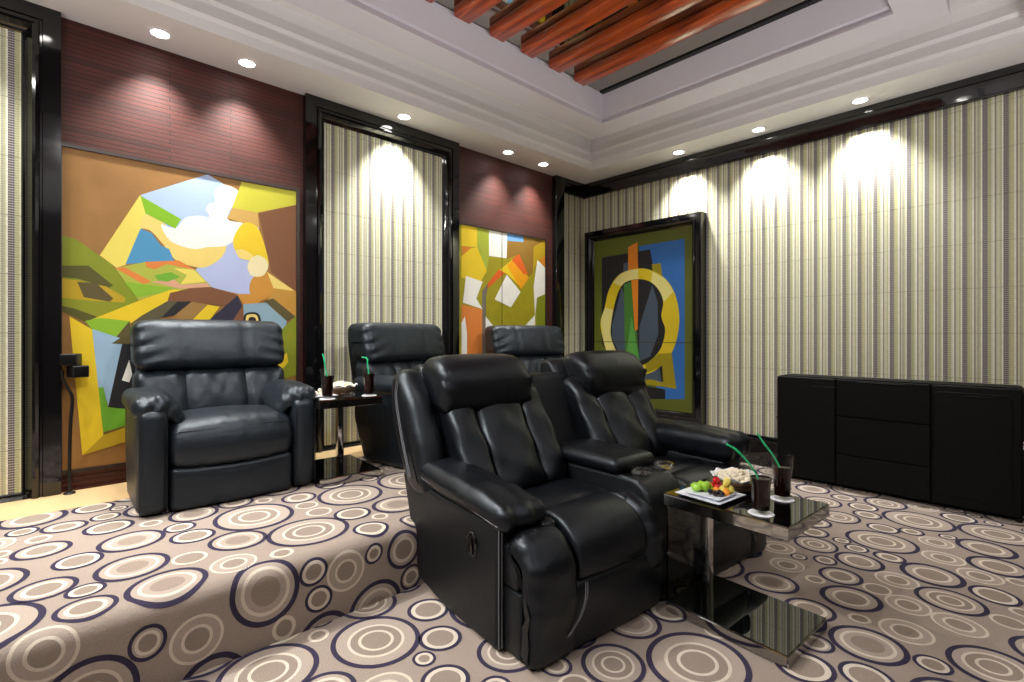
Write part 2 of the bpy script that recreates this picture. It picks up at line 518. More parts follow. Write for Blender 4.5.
def moulded(u0, u1, z0, z1, w, place, depth=0.05, inner=-0.005):
    """mitred moulding: flat outer band, step, ogee down to the field"""
    steps = [(0.0, 0.0), (0.0, depth), (0.45, depth), (0.47, depth - 0.010), (0.53, depth - 0.010), (0.56, depth + 0.006), (0.64, depth + 0.010), (0.72, depth + 0.004),
             (0.80, depth * 0.55), (0.88, depth * 0.28), (0.94, depth * 0.24), (1.0, inner)]
    bm = bmesh.new()
    frame_loop(bm, [(u0 + w * f, u1 - w * f, z0 + w * f, z1 - w * f, d, place) for f, d in steps])
    return bm
on_left = lambda u, z, d: Vector((XL + d, u, z))
on_right = lambda u, z, d: Vector((u, YR - d, z))

def bay(k, y0, y1):
    struct('trim_%d' % k, moulded(y0, y1, HP - 0.125, H, 0.165, on_left, 0.055, 0.0), M['gloss_black'], angle=25)
    slab('wall_left_field_%d' % k, (XL - 0.01, y0 + 0.12, HP + 0.003), (XL + 0.004, y1 - 0.12, H - 0.12), M['mosaic_y'])
bay(2, -1.36, 0.08)
bay(3, 1.445, 2.885)
# corner post of black lacquer and the mosaic that turns the corner
slab('trim_4', (XL - 0.01, 4.255, HP + 0.003), (XL + 0.06, 4.40, H), M['gloss_black'], 0.006)
slab('wall_left_field_4', (XL - 0.01, 4.40, HP), (XL + 0.012, YR + 0.01, H - 0.15), M['mosaic_y'])
# black band under the ceiling: along the right wall, and its return on the left wall
def band(name, along_x):
    bm = bmesh.new()
    prof = [(0.0, H), (0.045, H), (0.045, H - 0.05), (0.036, H - 0.055), (0.030, H - 0.150), (0.036, H - 0.156), (0.036, H - 0.165), (0.0, H - 0.165)]
    if along_x: A = [(Vector((XL, YR - d, z)), Vector((XR, YR - d, z))) for d, z in prof]
    else: A = [(Vector((XL + 0.01 + d, 4.40, z)), Vector((XL + 0.01 + d, YR, z))) for d, z in prof]
    vs = [(bm.verts.new(a), bm.verts.new(b)) for a, b in A]
    for p, q in zip(vs, vs[1:] + vs[:1]): bm.faces.new((p[0], p[1], q[1], q[0]))
    bm.faces.new([p[0] for p in vs]); bm.faces.new([p[1] for p in vs])
    return struct(name, bm, M['gloss_valance'], angle=20)
band('trim_5', True); band('trim_6', False)
# tall gloss skirting on the right wall
slab('baseboard_right', (XL, YR - 0.022, 0.0), (XR, YR + 0.01, 0.275), M['gloss_black'], 0.004)
slab('baseboard_left', (XL - 0.01, 0.08, HP), (XL + 0.012, 1.445, HP + 0.012), M['brick'])

# ---- ceiling: flat band, stepped riser, high field, hanging ring, dark mirror with beams
TX0, TX1, TY0, TY1 = -3.43, -0.045, -1.7, 4.43      # opening of the tray
ZH = 3.36
RO = (-3.115, -0.40, -1.38, 4.125); RI = (-2.865, -0.64, -1.13, 3.865); ZR, ZM = 3.20, 3.45
def ceiling_band():
    bm = bmesh.new()
    o = [(XL - 0.1, YB - 0.1), (XR + 0.1, YB - 0.1), (XR + 0.1, YR + 0.1), (XL - 0.1, YR + 0.1)]
    i = [(TX0, TY0), (TX1, TY0), (TX1, TY1), (TX0, TY1)]
    # riser of two shallow steps, each a cove
    st = [(0.0, H), (0.0, H + 0.065), (0.022, H + 0.085), (0.002, H + 0.15), (0.0, H + 0.165), (0.022, H + 0.185), (0.0, H + 0.26), (0.0, ZH)]
    rings = [[bm.verts.new((x, y, H)) for x, y in o]]
    for off, z in st:
        rings.append([bm.verts.new((x + sx * off, y + sy * off, z)) for (x, y), (sx, sy) in zip(i, ((1, 1), (-1, 1), (-1, -1), (1, -1)))])
    for A, B in zip(rings, rings[1:]):
        for j in range(4): bm.faces.new((A[j], A[(j + 1) % 4], B[(j + 1) % 4], B[j]))
    B = [bm.verts.new((x, y, ZH)) for x, y in ((RO[0], RO[2]), (RO[1], RO[2]), (RO[1], RO[3]), (RO[0], RO[3]))]; A = rings[-1]
    for j in range(4): bm.faces.new((A[j], A[(j + 1) % 4], B[(j + 1) % 4], B[j]))
    return bm
struct('ceiling', ceiling_band(), M['ceiling'], smooth=False, recalc=False)
slab('ceiling_cover', (XL - 0.1, YB - 0.1, ZH + 0.30), (XR + 0.1, YR + 0.1, ZH + 0.36), M['plain_wall'])

def ring_mesh():
    bm = bmesh.new()
    def rect(b, z, e=0.0): return [bm.verts.new(p) for p in ((b[0] + e, b[2] + e, z), (b[1] - e, b[2] + e, z), (b[1] - e, b[3] - e, z), (b[0] + e, b[3] - e, z))]
    seq = [rect(RO, ZH - 0.002), rect(RO, ZR), rect(RI, ZR), rect(RI, ZR + 0.02), rect(RI, ZR + 0.022, -0.018), rect(RI, ZR + 0.05, -0.018), rect(RI, ZR + 0.06, 0.0), rect(RI, ZM, 0.05)]
    for A, B in zip(seq, seq[1:]):
        for j in range(4): bm.faces.new((A[j], A[(j + 1) % 4], B[(j + 1) % 4], B[j]))
    return bm
struct('ceiling_ring', ring_mesh(), M['ceiling_lilac'], smooth=False, recalc=False)

slab('ceiling_mirror', (RI[0], RI[2], ZM + 0.004), (RI[1], RI[3], ZM + 0.02), M['mirror_dark'])
def mirror_edge():
    bm = bmesh.new(); e = 0.05
    x0, x1, y0, y1 = RI[0] + e, RI[1] - e, RI[2] + e, RI[3] - e; w = 0.05
    for lo, hi in (((x0, y0), (x1, y0 + w)), ((x0, y1 - w), (x1, y1)), ((x1 - w, y0 + w), (x1, y1 - w))):
        box(bm, (lo[0], lo[1], ZM - 0.006), (hi[0], hi[1], ZM + 0.004))
    return bm
struct('trim_7', mirror_edge(), M['satin_black'], smooth=False)
def beam_mesh():
    bm = bmesh.new()
    box(bm, (RI[0] + 0.085, -0.072, 3.385), (RI[1] - 0.06, 0.072, 3.462), 0.018, 3)
    return bm
order = ['first', 'second', 'third', 'fourth', 'fifth', 'sixth', 'seventh', 'eighth']
beam0 = None
for k in range(8):
    y = 3.41 - 0.32 * k
    lab = '%s orange varnished wood beam under the mirrored ceiling, counted from the striped wall' % order[k]
    if beam0 is None:
        beam0 = b = obj('wood_beam', beam_mesh(), M['beam'])
    else:
        b = beam0.copy(); C.objects.link(b)
    b.location = (0, y, 0)
    tag(b, lab, 'beam', 'orange wood beams across the ceiling')
# ---- recessed downlights: those in view, then unseen ones added as fill
def downlight(x, y, *a): return downlight_at(x, y, H, *a)
def downlight_at(x, y, z, label, group, watt=26.0, tilt=(0, 0), size=92):
    t = thing('downlight', label, 'downlight', (x, y, z), 0, group)
    bm = bmesh.new(); lathe(bm, [(0.046, -0.001), (0.048, -0.006), (0.058, -0.006), (0.062, -0.001)], 28)
    obj('trim_ring', bm, M['ceiling'], t)
    bm = bmesh.new(); lathe(bm, [(0.0, -0.004), (0.047, -0.003)], 28)
    obj('lens', bm, M['lens'], t)
    L = bpy.data.lights.new('downlight_beam', 'SPOT')
    L.energy = watt; L.spot_size = math.radians(size); L.spot_blend = 1.0; L.shadow_soft_size = 0.04
    L.color = (1.0, 0.97, 0.925)
    lo = bpy.data.objects.new('downlight_beam', L); C.objects.link(lo); lo.parent = t
    lo.location = (0, 0, -0.02)
    lo.rotation_euler = (tilt[0], tilt[1], 0)
    return t
T = math.radians(10)
for y, lab in ((0.52, 'ceiling downlight nearest the left end, above the landscape painting'), (1.0, 'second ceiling downlight, above the right half of the landscape painting'),
               (2.2, 'ceiling downlight above the tall framed striped panel'), (3.38, 'ceiling downlight above the yellow abstract painting'),
               (3.89, 'ceiling downlight above the narrow brick strip near the room corner')):
    downlight(-3.65, y, lab, 'downlights above the brick wall', WL * (2.2 if abs(y - 2.2) < 0.1 else 1.0), (0, T), 84)
for x, lab in ((-2.49, 'ceiling downlight above the green ring painting'), (-1.728, 'ceiling downlight above the striped wall between painting and cabinet'),
               (-0.974, 'ceiling downlight above the black cabinet')):
    downlight(x, 4.62, lab, 'downlights above the striped wall', WR, (T, 0), 90)
for y in (-1.6, -0.4, 0.8, 2.0, 3.2):  # unseen lamps added to light the lower floor and sofa
    downlight(0.33, y, 'added fill downlight in the band behind the viewer', 'added downlights out of view', WF * 0.14, (0, 0), 76)
for x in (-3.0, -2.0, -1.0):  # unseen lamps added for ambient fill from the rear
    downlight(x, -2.0, 'added fill downlight in the band over the rear of the room', 'added downlights out of view to the rear', WF, (0, 0), 84)
for x in (-2.7, -2.0, -1.35):  # added out of view, aimed to brighten the striped wall and cabinet
    downlight_at(x, -1.255, ZR, 'added fill downlight in the rear of the hanging ceiling ring, turned towards the striped wall', 'added downlights in the rear of the ceiling ring', WF * 1.5, (math.radians(52), 0), 84)
for y in (0.3, 1.3, 2.3, 3.3):  # added out of view to brighten the paintings and recliner fronts
    downlight_at(-0.52, y, ZR, 'added fill downlight in the side of the hanging ceiling ring, turned towards the paintings', 'added downlights in the side of the ceiling ring', WF * 0.95, (0, math.radians(60)), 60)
for y in (0.7, 0.0, -0.7):  # added out of view to light the platform top, leaving its riser dark
    downlight_at(-2.99, y, ZR, 'added fill downlight in the hanging ceiling ring, out of view at the left', 'added downlights in the ceiling ring out of view', WF * 1.0, (0, math.radians(-22)), 110)
for y in (-1.4, -0.4):  # unseen lamps added as fill over the raised floor
    downlight(-3.60, y, 'added fill downlight over the raised floor left of the view', 'added downlights out of view over the raised floor', WF, (0, 0), 84)

# made-up uplighter cans behind the viewer, added to brighten the ceiling
def uplighter(x, y, label):
    t = thing('fill_uplighter', label, 'added fill light', (x, y, 0.001), 0, 'added uplighter cans out of view')
    bm = bmesh.new(); lathe(bm, [(0, 0), (0.09, 0), (0.10, 0.01), (0.10, 0.22), (0.092, 0.22), (0.09, 0.03), (0, 0.03)], 28); obj('fill_can', bm, M['satin_black'], t)
    bm = bmesh.new(); lathe(bm, [(0, 0.19), (0.03, 0.18), (0.045, 0.14), (0.03, 0.08), (0.02, 0.03), (0, 0.03)], 20); obj('fill_bulb', bm, M['lens'], t)
    L = bpy.data.lights.new('fill_uplight', 'SPOT'); L.energy = WU; L.spot_size = math.radians(135); L.spot_blend = 0.5; L.shadow_soft_size = 0.08; L.color = (1.0, 0.97, 0.97)
    lo = bpy.data.objects.new('fill_uplight', L); C.objects.link(lo); lo.parent = t; lo.location = (0, 0, 0.28); lo.rotation_euler = (PI, 0, 0)
uplighter(0.95, 2.3, 'black uplighter can added as fill light beside the viewer near the striped wall')
uplighter(0.6, 0.6, 'black uplighter can added as fill light behind the viewer')
uplighter(-0.9, -1.4, 'black uplighter can added as fill light at the rear of the room')
# ------------------------------------------------------------------ paintings
PC = {'sky': (176,200,236), 'lav': (182,194,232), 'yellowpale': (238,220,100), 'cream2': (240,214,120), 'blue': (76,150,196), 'white': (246,246,238), 'green': (130,186,16),
      'limeyellow': (204,200,60), 'tan': (208,168,90), 'brown': (126,82,50), 'yellow': (236,204,36), 'orangetan': (204,144,54), 'cream': (240,228,180), 'ochre': (196,146,58),
      'olive': (134,146,26), 'darkolive': (86,84,28), 'mustard': (190,160,28), 'darkolive2': (92,82,44), 'mosslight': (140,146,30), 'patchgreen': (178,186,70), 'orange': (226,134,60),
      'pink': (222,168,136), 'green2': (112,176,44), 'lime': (140,186,44), 'darkgrey': (90,84,58), 'black2': (30,30,34), 'mocha': (158,122,66), 'navy': (42,40,62),
      'greyblue': (142,172,188), 'bluepale': (158,192,218), 'lime2': (168,180,56), 'brown2': (150,114,42), 'bluesky': (116,170,226), 'orange2': (218,134,30), 'slate': (118,112,100),
      'redorange': (226,100,32), 'amber': (240,166,16), 'blue3': (46,112,190), 'black3': (24,24,30), 'mustard3': (160,146,14), 'slate3': (72,88,106), 'orange3': (228,136,24),
      'ring': (226,202,30), 'ringpale': (236,228,142), 'green3': (70,128,46), 'lightgreen3': (92,168,76),
      'ground_ochre': (166,120,62), 'ground_olive': (172,162,26), 'ground_green': (92,102,24), 'seam': (60,52,20)}
PM = {}
def paint(c):
    if c not in PM: PM[c] = plain('paint_' + c, rgb(*PC[c]), 0.55, 0, 0.4, noise=0.8 if c.startswith('ground_o') else 0.3, nscale=7.0)
    return PM[c]
PAINT_LANDSCAPE = [
    ('sky', 0, [(0.447,2.068),(0.809,2.277),(0.994,2.184),(0.924,1.994),(0.818,1.859),(0.654,1.837),(0.471,1.952)]),
    ('lav', 0, [(0.895,1.804),(0.964,1.901),(1.035,1.956),(1.125,1.969),(1.183,1.711),(1.119,1.464),(0.954,1.494),(0.837,1.519),(0.726,1.614),(0.8,1.706)]),
    ('yellowpale', 0, [(0.444,2.067),(0.478,1.937),(0.372,1.626),(0.329,1.605),(0.251,1.672)]),
    ('cream2', 1, [(0.465,1.947),(0.551,1.925),(0.654,1.816),(0.8,1.813),(0.915,1.828),(0.895,1.733),(0.8,1.654),(0.708,1.654),(0.628,1.684),(0.559,1.779),(0.497,1.852),(0.448,1.869)]),
    ('blue', 0, [(0.445,1.858),(0.501,1.84),(0.551,1.766),(0.593,1.75),(0.621,1.677),(0.372,1.632)]),
    ('white', 1, [(0.551,1.9),(0.593,1.89),(0.637,1.897),(0.681,1.962),(0.748,1.988),(0.818,1.993),(0.8,2.039),(0.818,2.079),(0.853,2.098),(0.849,2.156),(0.876,2.205),(0.924,2.226),(0.998,2.181),(0.924,2.001),(1.029,1.977),(0.994,1.883),(0.915,1.81),(0.818,1.79),(0.726,1.766),(0.619,1.791),(0.571,1.842)]),
    ('green', 0, [(0.445,2.062),(0.658,1.952),(0.628,1.885),(0.471,1.956)]),
    ('limeyellow', 0, [(1.015,2.267),(1.392,2.274),(1.392,2.173),(1.119,2.071),(0.954,2.072)]),
    ('tan', 0, [(0.958,2.077),(1.119,2.071),(1.13,1.963),(0.924,2.001)]),
    ('brown', 0, [(1.125,2.065),(1.392,2.173),(1.392,1.522),(1.21,1.655)]),
    ('yellow', 1, [(1.029,1.982),(1.119,1.964),(1.179,1.792),(1.188,1.7),(1.119,1.73),(1.045,1.727),(0.978,1.78),(0.964,1.867)]),
    ('cream2', 1, [(0.978,1.787),(1.035,1.794),(1.098,1.748),(1.056,1.728),(1.004,1.736)]),
    ('orangetan', 1, [(1.087,1.604),(1.183,1.653),(1.245,1.553),(1.227,1.489),(1.119,1.442),(1.066,1.507)]),
    ('cream', 1, [(1.119,1.767),(1.173,1.745),(1.19,1.691),(1.162,1.633),(1.119,1.613),(1.072,1.625),(1.052,1.678),(1.072,1.734)]),
    ('cream2', 0, [(1.183,1.653),(1.392,1.522),(1.227,1.535)]),
    ('ochre', 0, [(1.227,1.54),(1.392,1.527),(1.392,1.31),(1.352,1.309),(1.183,1.445)]),
    ('olive', 0, [(0.081,1.769),(0.15,1.75),(0.303,1.625),(0.439,1.42),(0.281,1.287),(0.236,1.267),(0.081,1.338)]),
    ('darkolive', 0, [(0.081,1.595),(0.2,1.606),(0.314,1.497),(0.288,1.48),(0.15,1.527),(0.081,1.53)]),
    ('mustard', 0, [(0.081,1.521),(0.15,1.517),(0.281,1.489),(0.372,1.426),(0.365,1.397),(0.222,1.4),(0.081,1.411)]),
    ('darkolive2', 0, [(0.15,1.508),(0.236,1.505),(0.314,1.419),(0.296,1.399),(0.179,1.42)]),
    ('mosslight', 0, [(0.081,1.402),(0.236,1.4),(0.357,1.377),(0.236,1.302),(0.136,1.34),(0.081,1.366)]),
    ('darkolive', 0, [(0.081,1.366),(0.136,1.353),(0.244,1.306),(0.19,1.274),(0.081,1.335)]),
    ('patchgreen', 0, [(0.323,1.602),(0.468,1.655),(0.645,1.682),(0.735,1.631),(0.833,1.521),(0.628,1.481),(0.436,1.416)]),
    ('orange', 0, [(0.323,1.602),(0.365,1.614),(0.501,1.534),(0.46,1.515)]),
    ('orange', 0, [(0.468,1.655),(0.645,1.682),(0.735,1.631),(0.654,1.639),(0.585,1.653),(0.517,1.612),(0.476,1.622)]),
    ('yellowpale', 0, [(0.619,1.629),(0.726,1.631),(0.8,1.556),(0.654,1.528),(0.69,1.59)]),
    ('pink', 0, [(0.501,1.534),(0.619,1.559),(0.654,1.524),(0.8,1.547),(0.83,1.521),(0.654,1.499)]),
    ('green2', 0, [(0.517,1.575),(0.602,1.603),(0.654,1.576),(0.585,1.54),(0.534,1.544)]),
    ('lime', 0, [(0.365,1.524),(0.468,1.515),(0.619,1.501),(0.551,1.466),(0.428,1.433),(0.396,1.477)]),
    ('yellow', 0, [(0.182,1.274),(0.452,1.42),(0.602,1.49),(0.699,1.496),(0.654,1.441),(0.436,1.271),(0.357,1.275)]),
    ('brown', 0, [(0.598,1.469),(0.708,1.507),(0.828,1.523),(0.99,1.476),(0.915,1.399),(0.708,1.418),(0.585,1.417)]),
    ('darkgrey', 0, [(0.396,1.27),(0.452,1.321),(0.585,1.417),(0.654,1.42),(0.551,1.309),(0.501,1.272)]),
    ('black2', 0, [(0.551,1.309),(0.637,1.415),(0.718,1.421),(0.619,1.325)]),
    ('mocha', 0, [(0.602,1.304),(0.718,1.419),(0.809,1.406),(0.726,1.296)]),
    ('yellow', 0, [(0.718,1.296),(0.809,1.403),(0.879,1.391),(0.818,1.298)]),
    ('navy', 0, [(0.815,1.298),(0.99,1.476),(1.019,1.403),(0.964,1.29)]),
    ('brown', 0, [(0.954,1.29),(1.019,1.403),(1.029,1.291)]),
    ('orangetan', 0, [(0.984,1.484),(1.205,1.497),(1.119,1.426),(1.029,1.41)]),
    ('greyblue', 0, [(1.025,1.415),(1.183,1.433),(1.318,1.303),(1.295,1.142),(1.035,1.19)]),
    ('darkolive2', 0, [(1.162,1.444),(1.223,1.465),(1.392,1.334),(1.318,1.303)]),
    ('olive', 0, [(1.268,1.225),(1.392,1.346),(1.392,0.9),(1.227,0.862)]),
    ('mosslight', 0, [(1.277,1.166),(1.352,1.261),(1.376,1.189),(1.295,1.071)]),
    ('yellow', 0, [(1.239,1.002),(1.318,1.07),(1.329,0.999),(1.25,0.908)]),
    ('black2', 1, [(1.029,1.336),(1.066,1.36),(1.119,1.355),(1.14,1.305),(1.119,1.258),(1.035,1.257)]),
    ('cream2', 1, [(1.043,1.33),(1.072,1.346),(1.11,1.341),(1.123,1.3),(1.108,1.272),(1.048,1.271)]),
    ('black2', 1, [(1.06,1.317),(1.081,1.328),(1.102,1.322),(1.108,1.295),(1.093,1.276),(1.06,1.28)]),
    ('lime', 0, [(0.184,1.282),(0.249,1.302),(0.392,1.285),(0.342,1.185),(0.213,1.235)]),
    ('darkolive2', 0, [(0.392,1.288),(0.396,1.144),(0.302,1.149)]),
    ('bluepale', 0, [(0.216,1.235),(0.345,1.182),(0.304,1.149),(0.36,1.143),(0.291,0.767),(0.267,0.888),(0.244,0.886)]),
    ('black2', 0, [(0.355,1.145),(0.438,1.144),(0.438,0.729),(0.289,0.77)]),
    ('white', 0, [(0.354,0.926),(0.389,1.048),(0.405,0.959),(0.389,0.911)]),
    ('green2', 0, [(0.244,0.89),(0.267,0.891),(0.289,0.768),(0.438,0.737),(0.438,0.664),(0.264,0.622)]),
    ('yellow', 0, [(0.116,1.307),(0.216,1.232),(0.267,0.606),(0.172,0.501)]),
    ('mustard', 0, [(0.172,0.501),(0.267,0.606),(0.438,0.664),(0.478,0.577)]),
]
PAINT_ORCHARD = [
    ('yellow', 0, [(2.936,2.262),(3.13,2.258),(3.13,2.067),(2.936,2.056)]),
    ('lime2', 0, [(3.13,2.258),(3.288,2.256),(3.288,1.992),(3.25,1.853),(3.13,2.067)]),
    ('white', 0, [(3.284,2.257),(3.536,2.256),(3.526,1.999),(3.284,1.997)]),
    ('brown2', 0, [(3.536,2.256),(4.12,2.258),(3.928,2.168),(3.915,1.885),(3.837,1.812),(3.672,2.052),(3.526,1.988)]),
    ('bluesky', 0, [(3.536,2.277),(3.772,2.262),(3.772,2.198),(3.536,2.182)]),
    ('mustard', 0, [(3.928,2.168),(4.12,2.267),(4.12,1.94),(3.981,1.993),(3.923,1.895)]),
    ('orange2', 0, [(4.008,2.027),(4.12,2.086),(4.12,1.959)]),
    ('white', 0, [(3.987,2.031),(4.12,1.955),(4.12,1.657),(3.981,1.612),(3.949,1.407),(3.928,1.738)]),
    ('orange2', 0, [(2.936,2.053),(3.067,2.059),(2.949,1.956)]),
    ('yellow', 0, [(3.056,2.05),(3.13,2.067),(3.255,1.845),(3.163,1.712),(2.936,1.752),(2.936,1.954)]),
    ('white', 0, [(2.99,1.773),(3.2,1.731),(3.12,1.559),(3.202,1.458),(2.953,1.511)]),
    ('orange', 0, [(2.936,1.494),(3.202,1.454),(3.202,0.716),(2.936,0.734)]),
    ('white', 0, [(2.936,1.316),(2.977,1.382),(3.004,1.219),(3.004,0.729),(2.936,0.734)]),
    ('slate', 0, [(3.195,1.639),(3.284,1.732),(3.266,1.66),(3.244,1.591),(3.239,0.882),(3.195,0.884)]),
    ('redorange', 0, [(3.272,1.725),(3.42,1.877),(3.507,1.85),(3.261,1.665)]),
    ('yellow', 0, [(3.427,1.869),(3.611,1.997),(3.855,1.825),(3.734,1.704),(3.531,1.834)]),
    ('amber', 0, [(3.531,1.922),(3.611,1.997),(3.855,1.821),(3.734,1.689)]),
    ('redorange', 0, [(3.598,1.99),(3.702,2.068),(3.842,1.86),(3.777,1.851)]),
    ('white', 0, [(3.526,1.829),(3.727,1.66),(3.586,1.491),(3.358,1.563)]),
    ('white', 0, [(3.239,1.388),(3.351,1.28),(3.295,1.118),(3.239,1.152)]),
    ('white', 0, [(3.76,1.275),(3.949,1.421),(3.949,1.11),(3.849,1.148)]),
    ('olive', 0, [(3.981,1.612),(4.12,1.657),(4.12,0.655),(3.941,0.667)]),
]
PAINT_RING = [
    ('blue3', 0, [(-3.028,2.17),(-2.494,2.176),(-2.494,0.55),(-2.793,0.522)]),
    ('black3', 0, [(-3.524,2.1),(-2.889,2.118),(-2.71,1.21),(-2.729,0.704),(-3.028,0.771),(-3.456,1.025),(-3.524,1.099)]),
    ('mustard3', 0, [(-2.87,1.957),(-2.763,1.956),(-2.586,0.647),(-2.968,0.67),(-2.928,0.732),(-2.733,0.704),(-2.793,1.551)]),
    ('black3', 0, [(-2.968,0.652),(-2.71,0.631),(-2.71,0.53),(-2.948,0.508)]),
    ('slate3', 0, [(-2.968,0.844),(-2.793,0.938),(-2.755,0.719),(-2.948,0.723)]),
    ('slate3', 0, [(-3.227,2.005),(-3.164,2.005),(-3.164,1.873),(-3.227,1.853)]),
    ('orange3', 0, [(-3.164,2.177),(-3.044,2.218),(-3.036,1.915),(-3.164,1.909)]),
    ('ring', 1, [(-3.048,1.926),(-2.889,1.897),(-2.718,1.797),(-2.608,1.641),(-2.554,1.424),(-2.568,1.21),(-2.64,1.01),(-2.793,0.846),(-2.968,0.768),(-3.151,0.753),(-3.331,0.845),(-3.456,1.018),(-3.511,1.174),(-3.543,1.343),(-3.483,1.517),(-3.42,1.722),(-3.279,1.883)]),
    ('ringpale', 0, [(-2.862,1.881),(-2.71,1.789),(-2.619,1.649),(-2.725,1.547),(-2.793,1.68),(-2.877,1.762)]),
    ('ringpale', 0, [(-3.538,1.38),(-3.474,1.517),(-3.358,1.486),(-3.389,1.314),(-3.384,1.167),(-3.288,0.985),(-3.366,0.873),(-3.456,1.018),(-3.511,1.174)]),
    ('ringpale', 0, [(-3.366,1.799),(-3.27,1.886),(-3.16,1.919),(-3.036,1.922),(-3.036,1.812),(-3.16,1.798),(-3.257,1.747)]),
    ('mustard3', 0, [(-2.793,0.999),(-2.64,1.017),(-2.71,0.907),(-2.793,0.846),(-2.928,0.794),(-2.948,0.89)]),
    ('black3', 1, [(-3.069,1.812),(-2.909,1.781),(-2.793,1.687),(-2.733,1.548),(-2.755,1.396),(-2.71,1.244),(-2.774,1.04),(-2.928,0.898),(-3.028,0.873),(-3.151,0.896),(-3.301,0.992),(-3.389,1.167),(-3.393,1.322),(-3.331,1.595),(-3.236,1.767)]),
    ('slate3', 0, [(-3.38,1.303),(-3.249,1.736),(-3.151,1.497),(-3.044,1.211),(-3.089,0.899),(-3.288,1.0),(-3.38,1.167)]),
    ('slate3', 0, [(-3.024,1.281),(-2.862,1.733),(-2.8,1.551),(-2.789,1.21),(-2.889,0.969),(-3.024,0.912)]),
    ('green3', 0, [(-3.223,1.763),(-3.118,1.798),(-3.016,0.888),(-3.202,0.959)]),
    ('lightgreen3', 0, [(-3.118,1.406),(-3.012,0.888),(-3.193,0.952)]),
    ('orange3', 0, [(-3.122,1.805),(-3.036,1.809),(-3.04,1.263),(-3.077,1.239)]),
]
def painting(name, label, shapes, ground, rect, place, loc, frame_w, frame_d, frame_m, extra=None, seams=()):
    u0, u1, z0, z1 = rect
    t = thing(name, label, 'painting', loc)
    P = lambda u, z, d: place(u, z, d) - Vector(loc)
    bm = bmesh.new(); names = [ground]
    def quad(a): 
        vs = [bm.verts.new(P(*p)) for p in a]; f = bm.faces.new(vs); f.material_index = 0
    d0 = 0.020
    quad([(u0, z0, d0), (u1, z0, d0), (u1, z1, d0), (u0, z1, d0)])
    for (a, b) in (((u0, z0), (u1, z0)), ((u1, z0), (u1, z1)), ((u1, z1), (u0, z1)), ((u0, z1), (u0, z0))):
        quad([(a[0], a[1], d0), (b[0], b[1], d0), (b[0], b[1], 0.002), (a[0], a[1], 0.002)])
    d = d0
    for c, sm, pts in shapes + [('seam', 0, s) for s in seams]:
        d += 0.00008
        if sm: pts = catmull(pts, 5)
        pts = [(min(u1, max(u0, u)), min(z1, max(z0, z))) for u, z in pts]
        q = [pts[0]]
        for p in pts[1:]:
            if abs(p[0] - q[-1][0]) + abs(p[1] - q[-1][1]) > 1e-4: q.append(p)
        if c not in names: names.append(c)
        vv = [bm.verts.new(P(u, z, d)) for u, z in q]
        for tri in tessellate_polygon([[Vector((u, z, 0)) for u, z in q]]):
            try: f = bm.faces.new([vv[k] for k in tri])
            except ValueError: continue
            f.material_index = names.index(c)
    bm.normal_update()
    fw = P(u0, z0, 1.0) - P(u0, z0, 0.5)
    for f in bm.faces:
        if f.normal.dot(fw) < -0.5: f.normal_flip()
    obj('canvas', bm, [paint(c) for c in names], t, smooth=False, recalc=False)
    bm = frame_m[1](u0, u1, z0, z1, P)
    obj('frame', bm, frame_m[0], t, angle=25)
    return t
def thin_frame(w, d):
    def f(u0, u1, z0, z1, P):
        bm = bmesh.new()
        frame_loop(bm, [(u0 - w * a, u1 + w * a, z0 - w * a, z1 + w * a, b, P) for a, b in ((0, 0.018), (0, d), (1, d), (1, 0.002))])
        return bm
    return f
M['thin_frame'] = plain('dark_brown_frame', rgb(44, 28, 24), 0.4)
painting('painting', 'large cubist landscape painting on the brick wall behind the left recliner', PAINT_LANDSCAPE, 'ground_ochre', (0.085, 1.385, 0.425, 2.275),
         on_left, (XL, 0.735, 0.425), 0, 0, (M['thin_frame'], thin_frame(0.022, 0.030)))
painting('painting', 'yellow and white abstract painting on the brick wall by the room corner', PAINT_ORCHARD, 'ground_olive', (2.90, 4.11, 0.425, 2.262),
         on_left, (XL, 3.5, 0.425), 0, 0, (M['thin_frame'], thin_frame(0.016, 0.028)), seams=[[(3.456, 0.425), (3.464, 0.425), (3.464, 2.262), (3.456, 2.262)]])
# green ring painting in a deep lacquer frame, standing off the striped wall
FU0, FU1, FZ0, FZ1 = -3.745, -2.300, 0.30, 2.415
def deep_frame(u0, u1, z0, z1, P):
    bm = bmesh.new(); w = 0.115
    st = [(0.0, 0.0), (0.0, 0.112), (0.06, 0.12), (0.40, 0.12), (0.44, 0.110), (0.52, 0.110), (0.56, 0.122), (0.66, 0.124), (0.76, 0.112), (0.86, 0.085), (0.94, 0.078), (1.0, 0.02)]
    frame_loop(bm, [(FU0 + w * f, FU1 - w * f, FZ0 + w * f, FZ1 - w * f, d, P) for f, d in st])
    return bm
painting('painting', 'green painting of a yellow ring in a black lacquer frame on the striped wall', PAINT_RING, 'ground_green', (-3.64, -2.405, 0.40, 2.31),
         lambda u, z, d: Vector((u, YR - d - (0.05 if d < 0.05 and d > 0.0021 else 0), z)), (-3.02, YR, 0.30), 0, 0, (M['gloss_black'], deep_frame),
         seams=[[(-3.64, 1.125), (-2.405, 1.125), (-2.405, 1.118), (-3.64, 1.118)]])
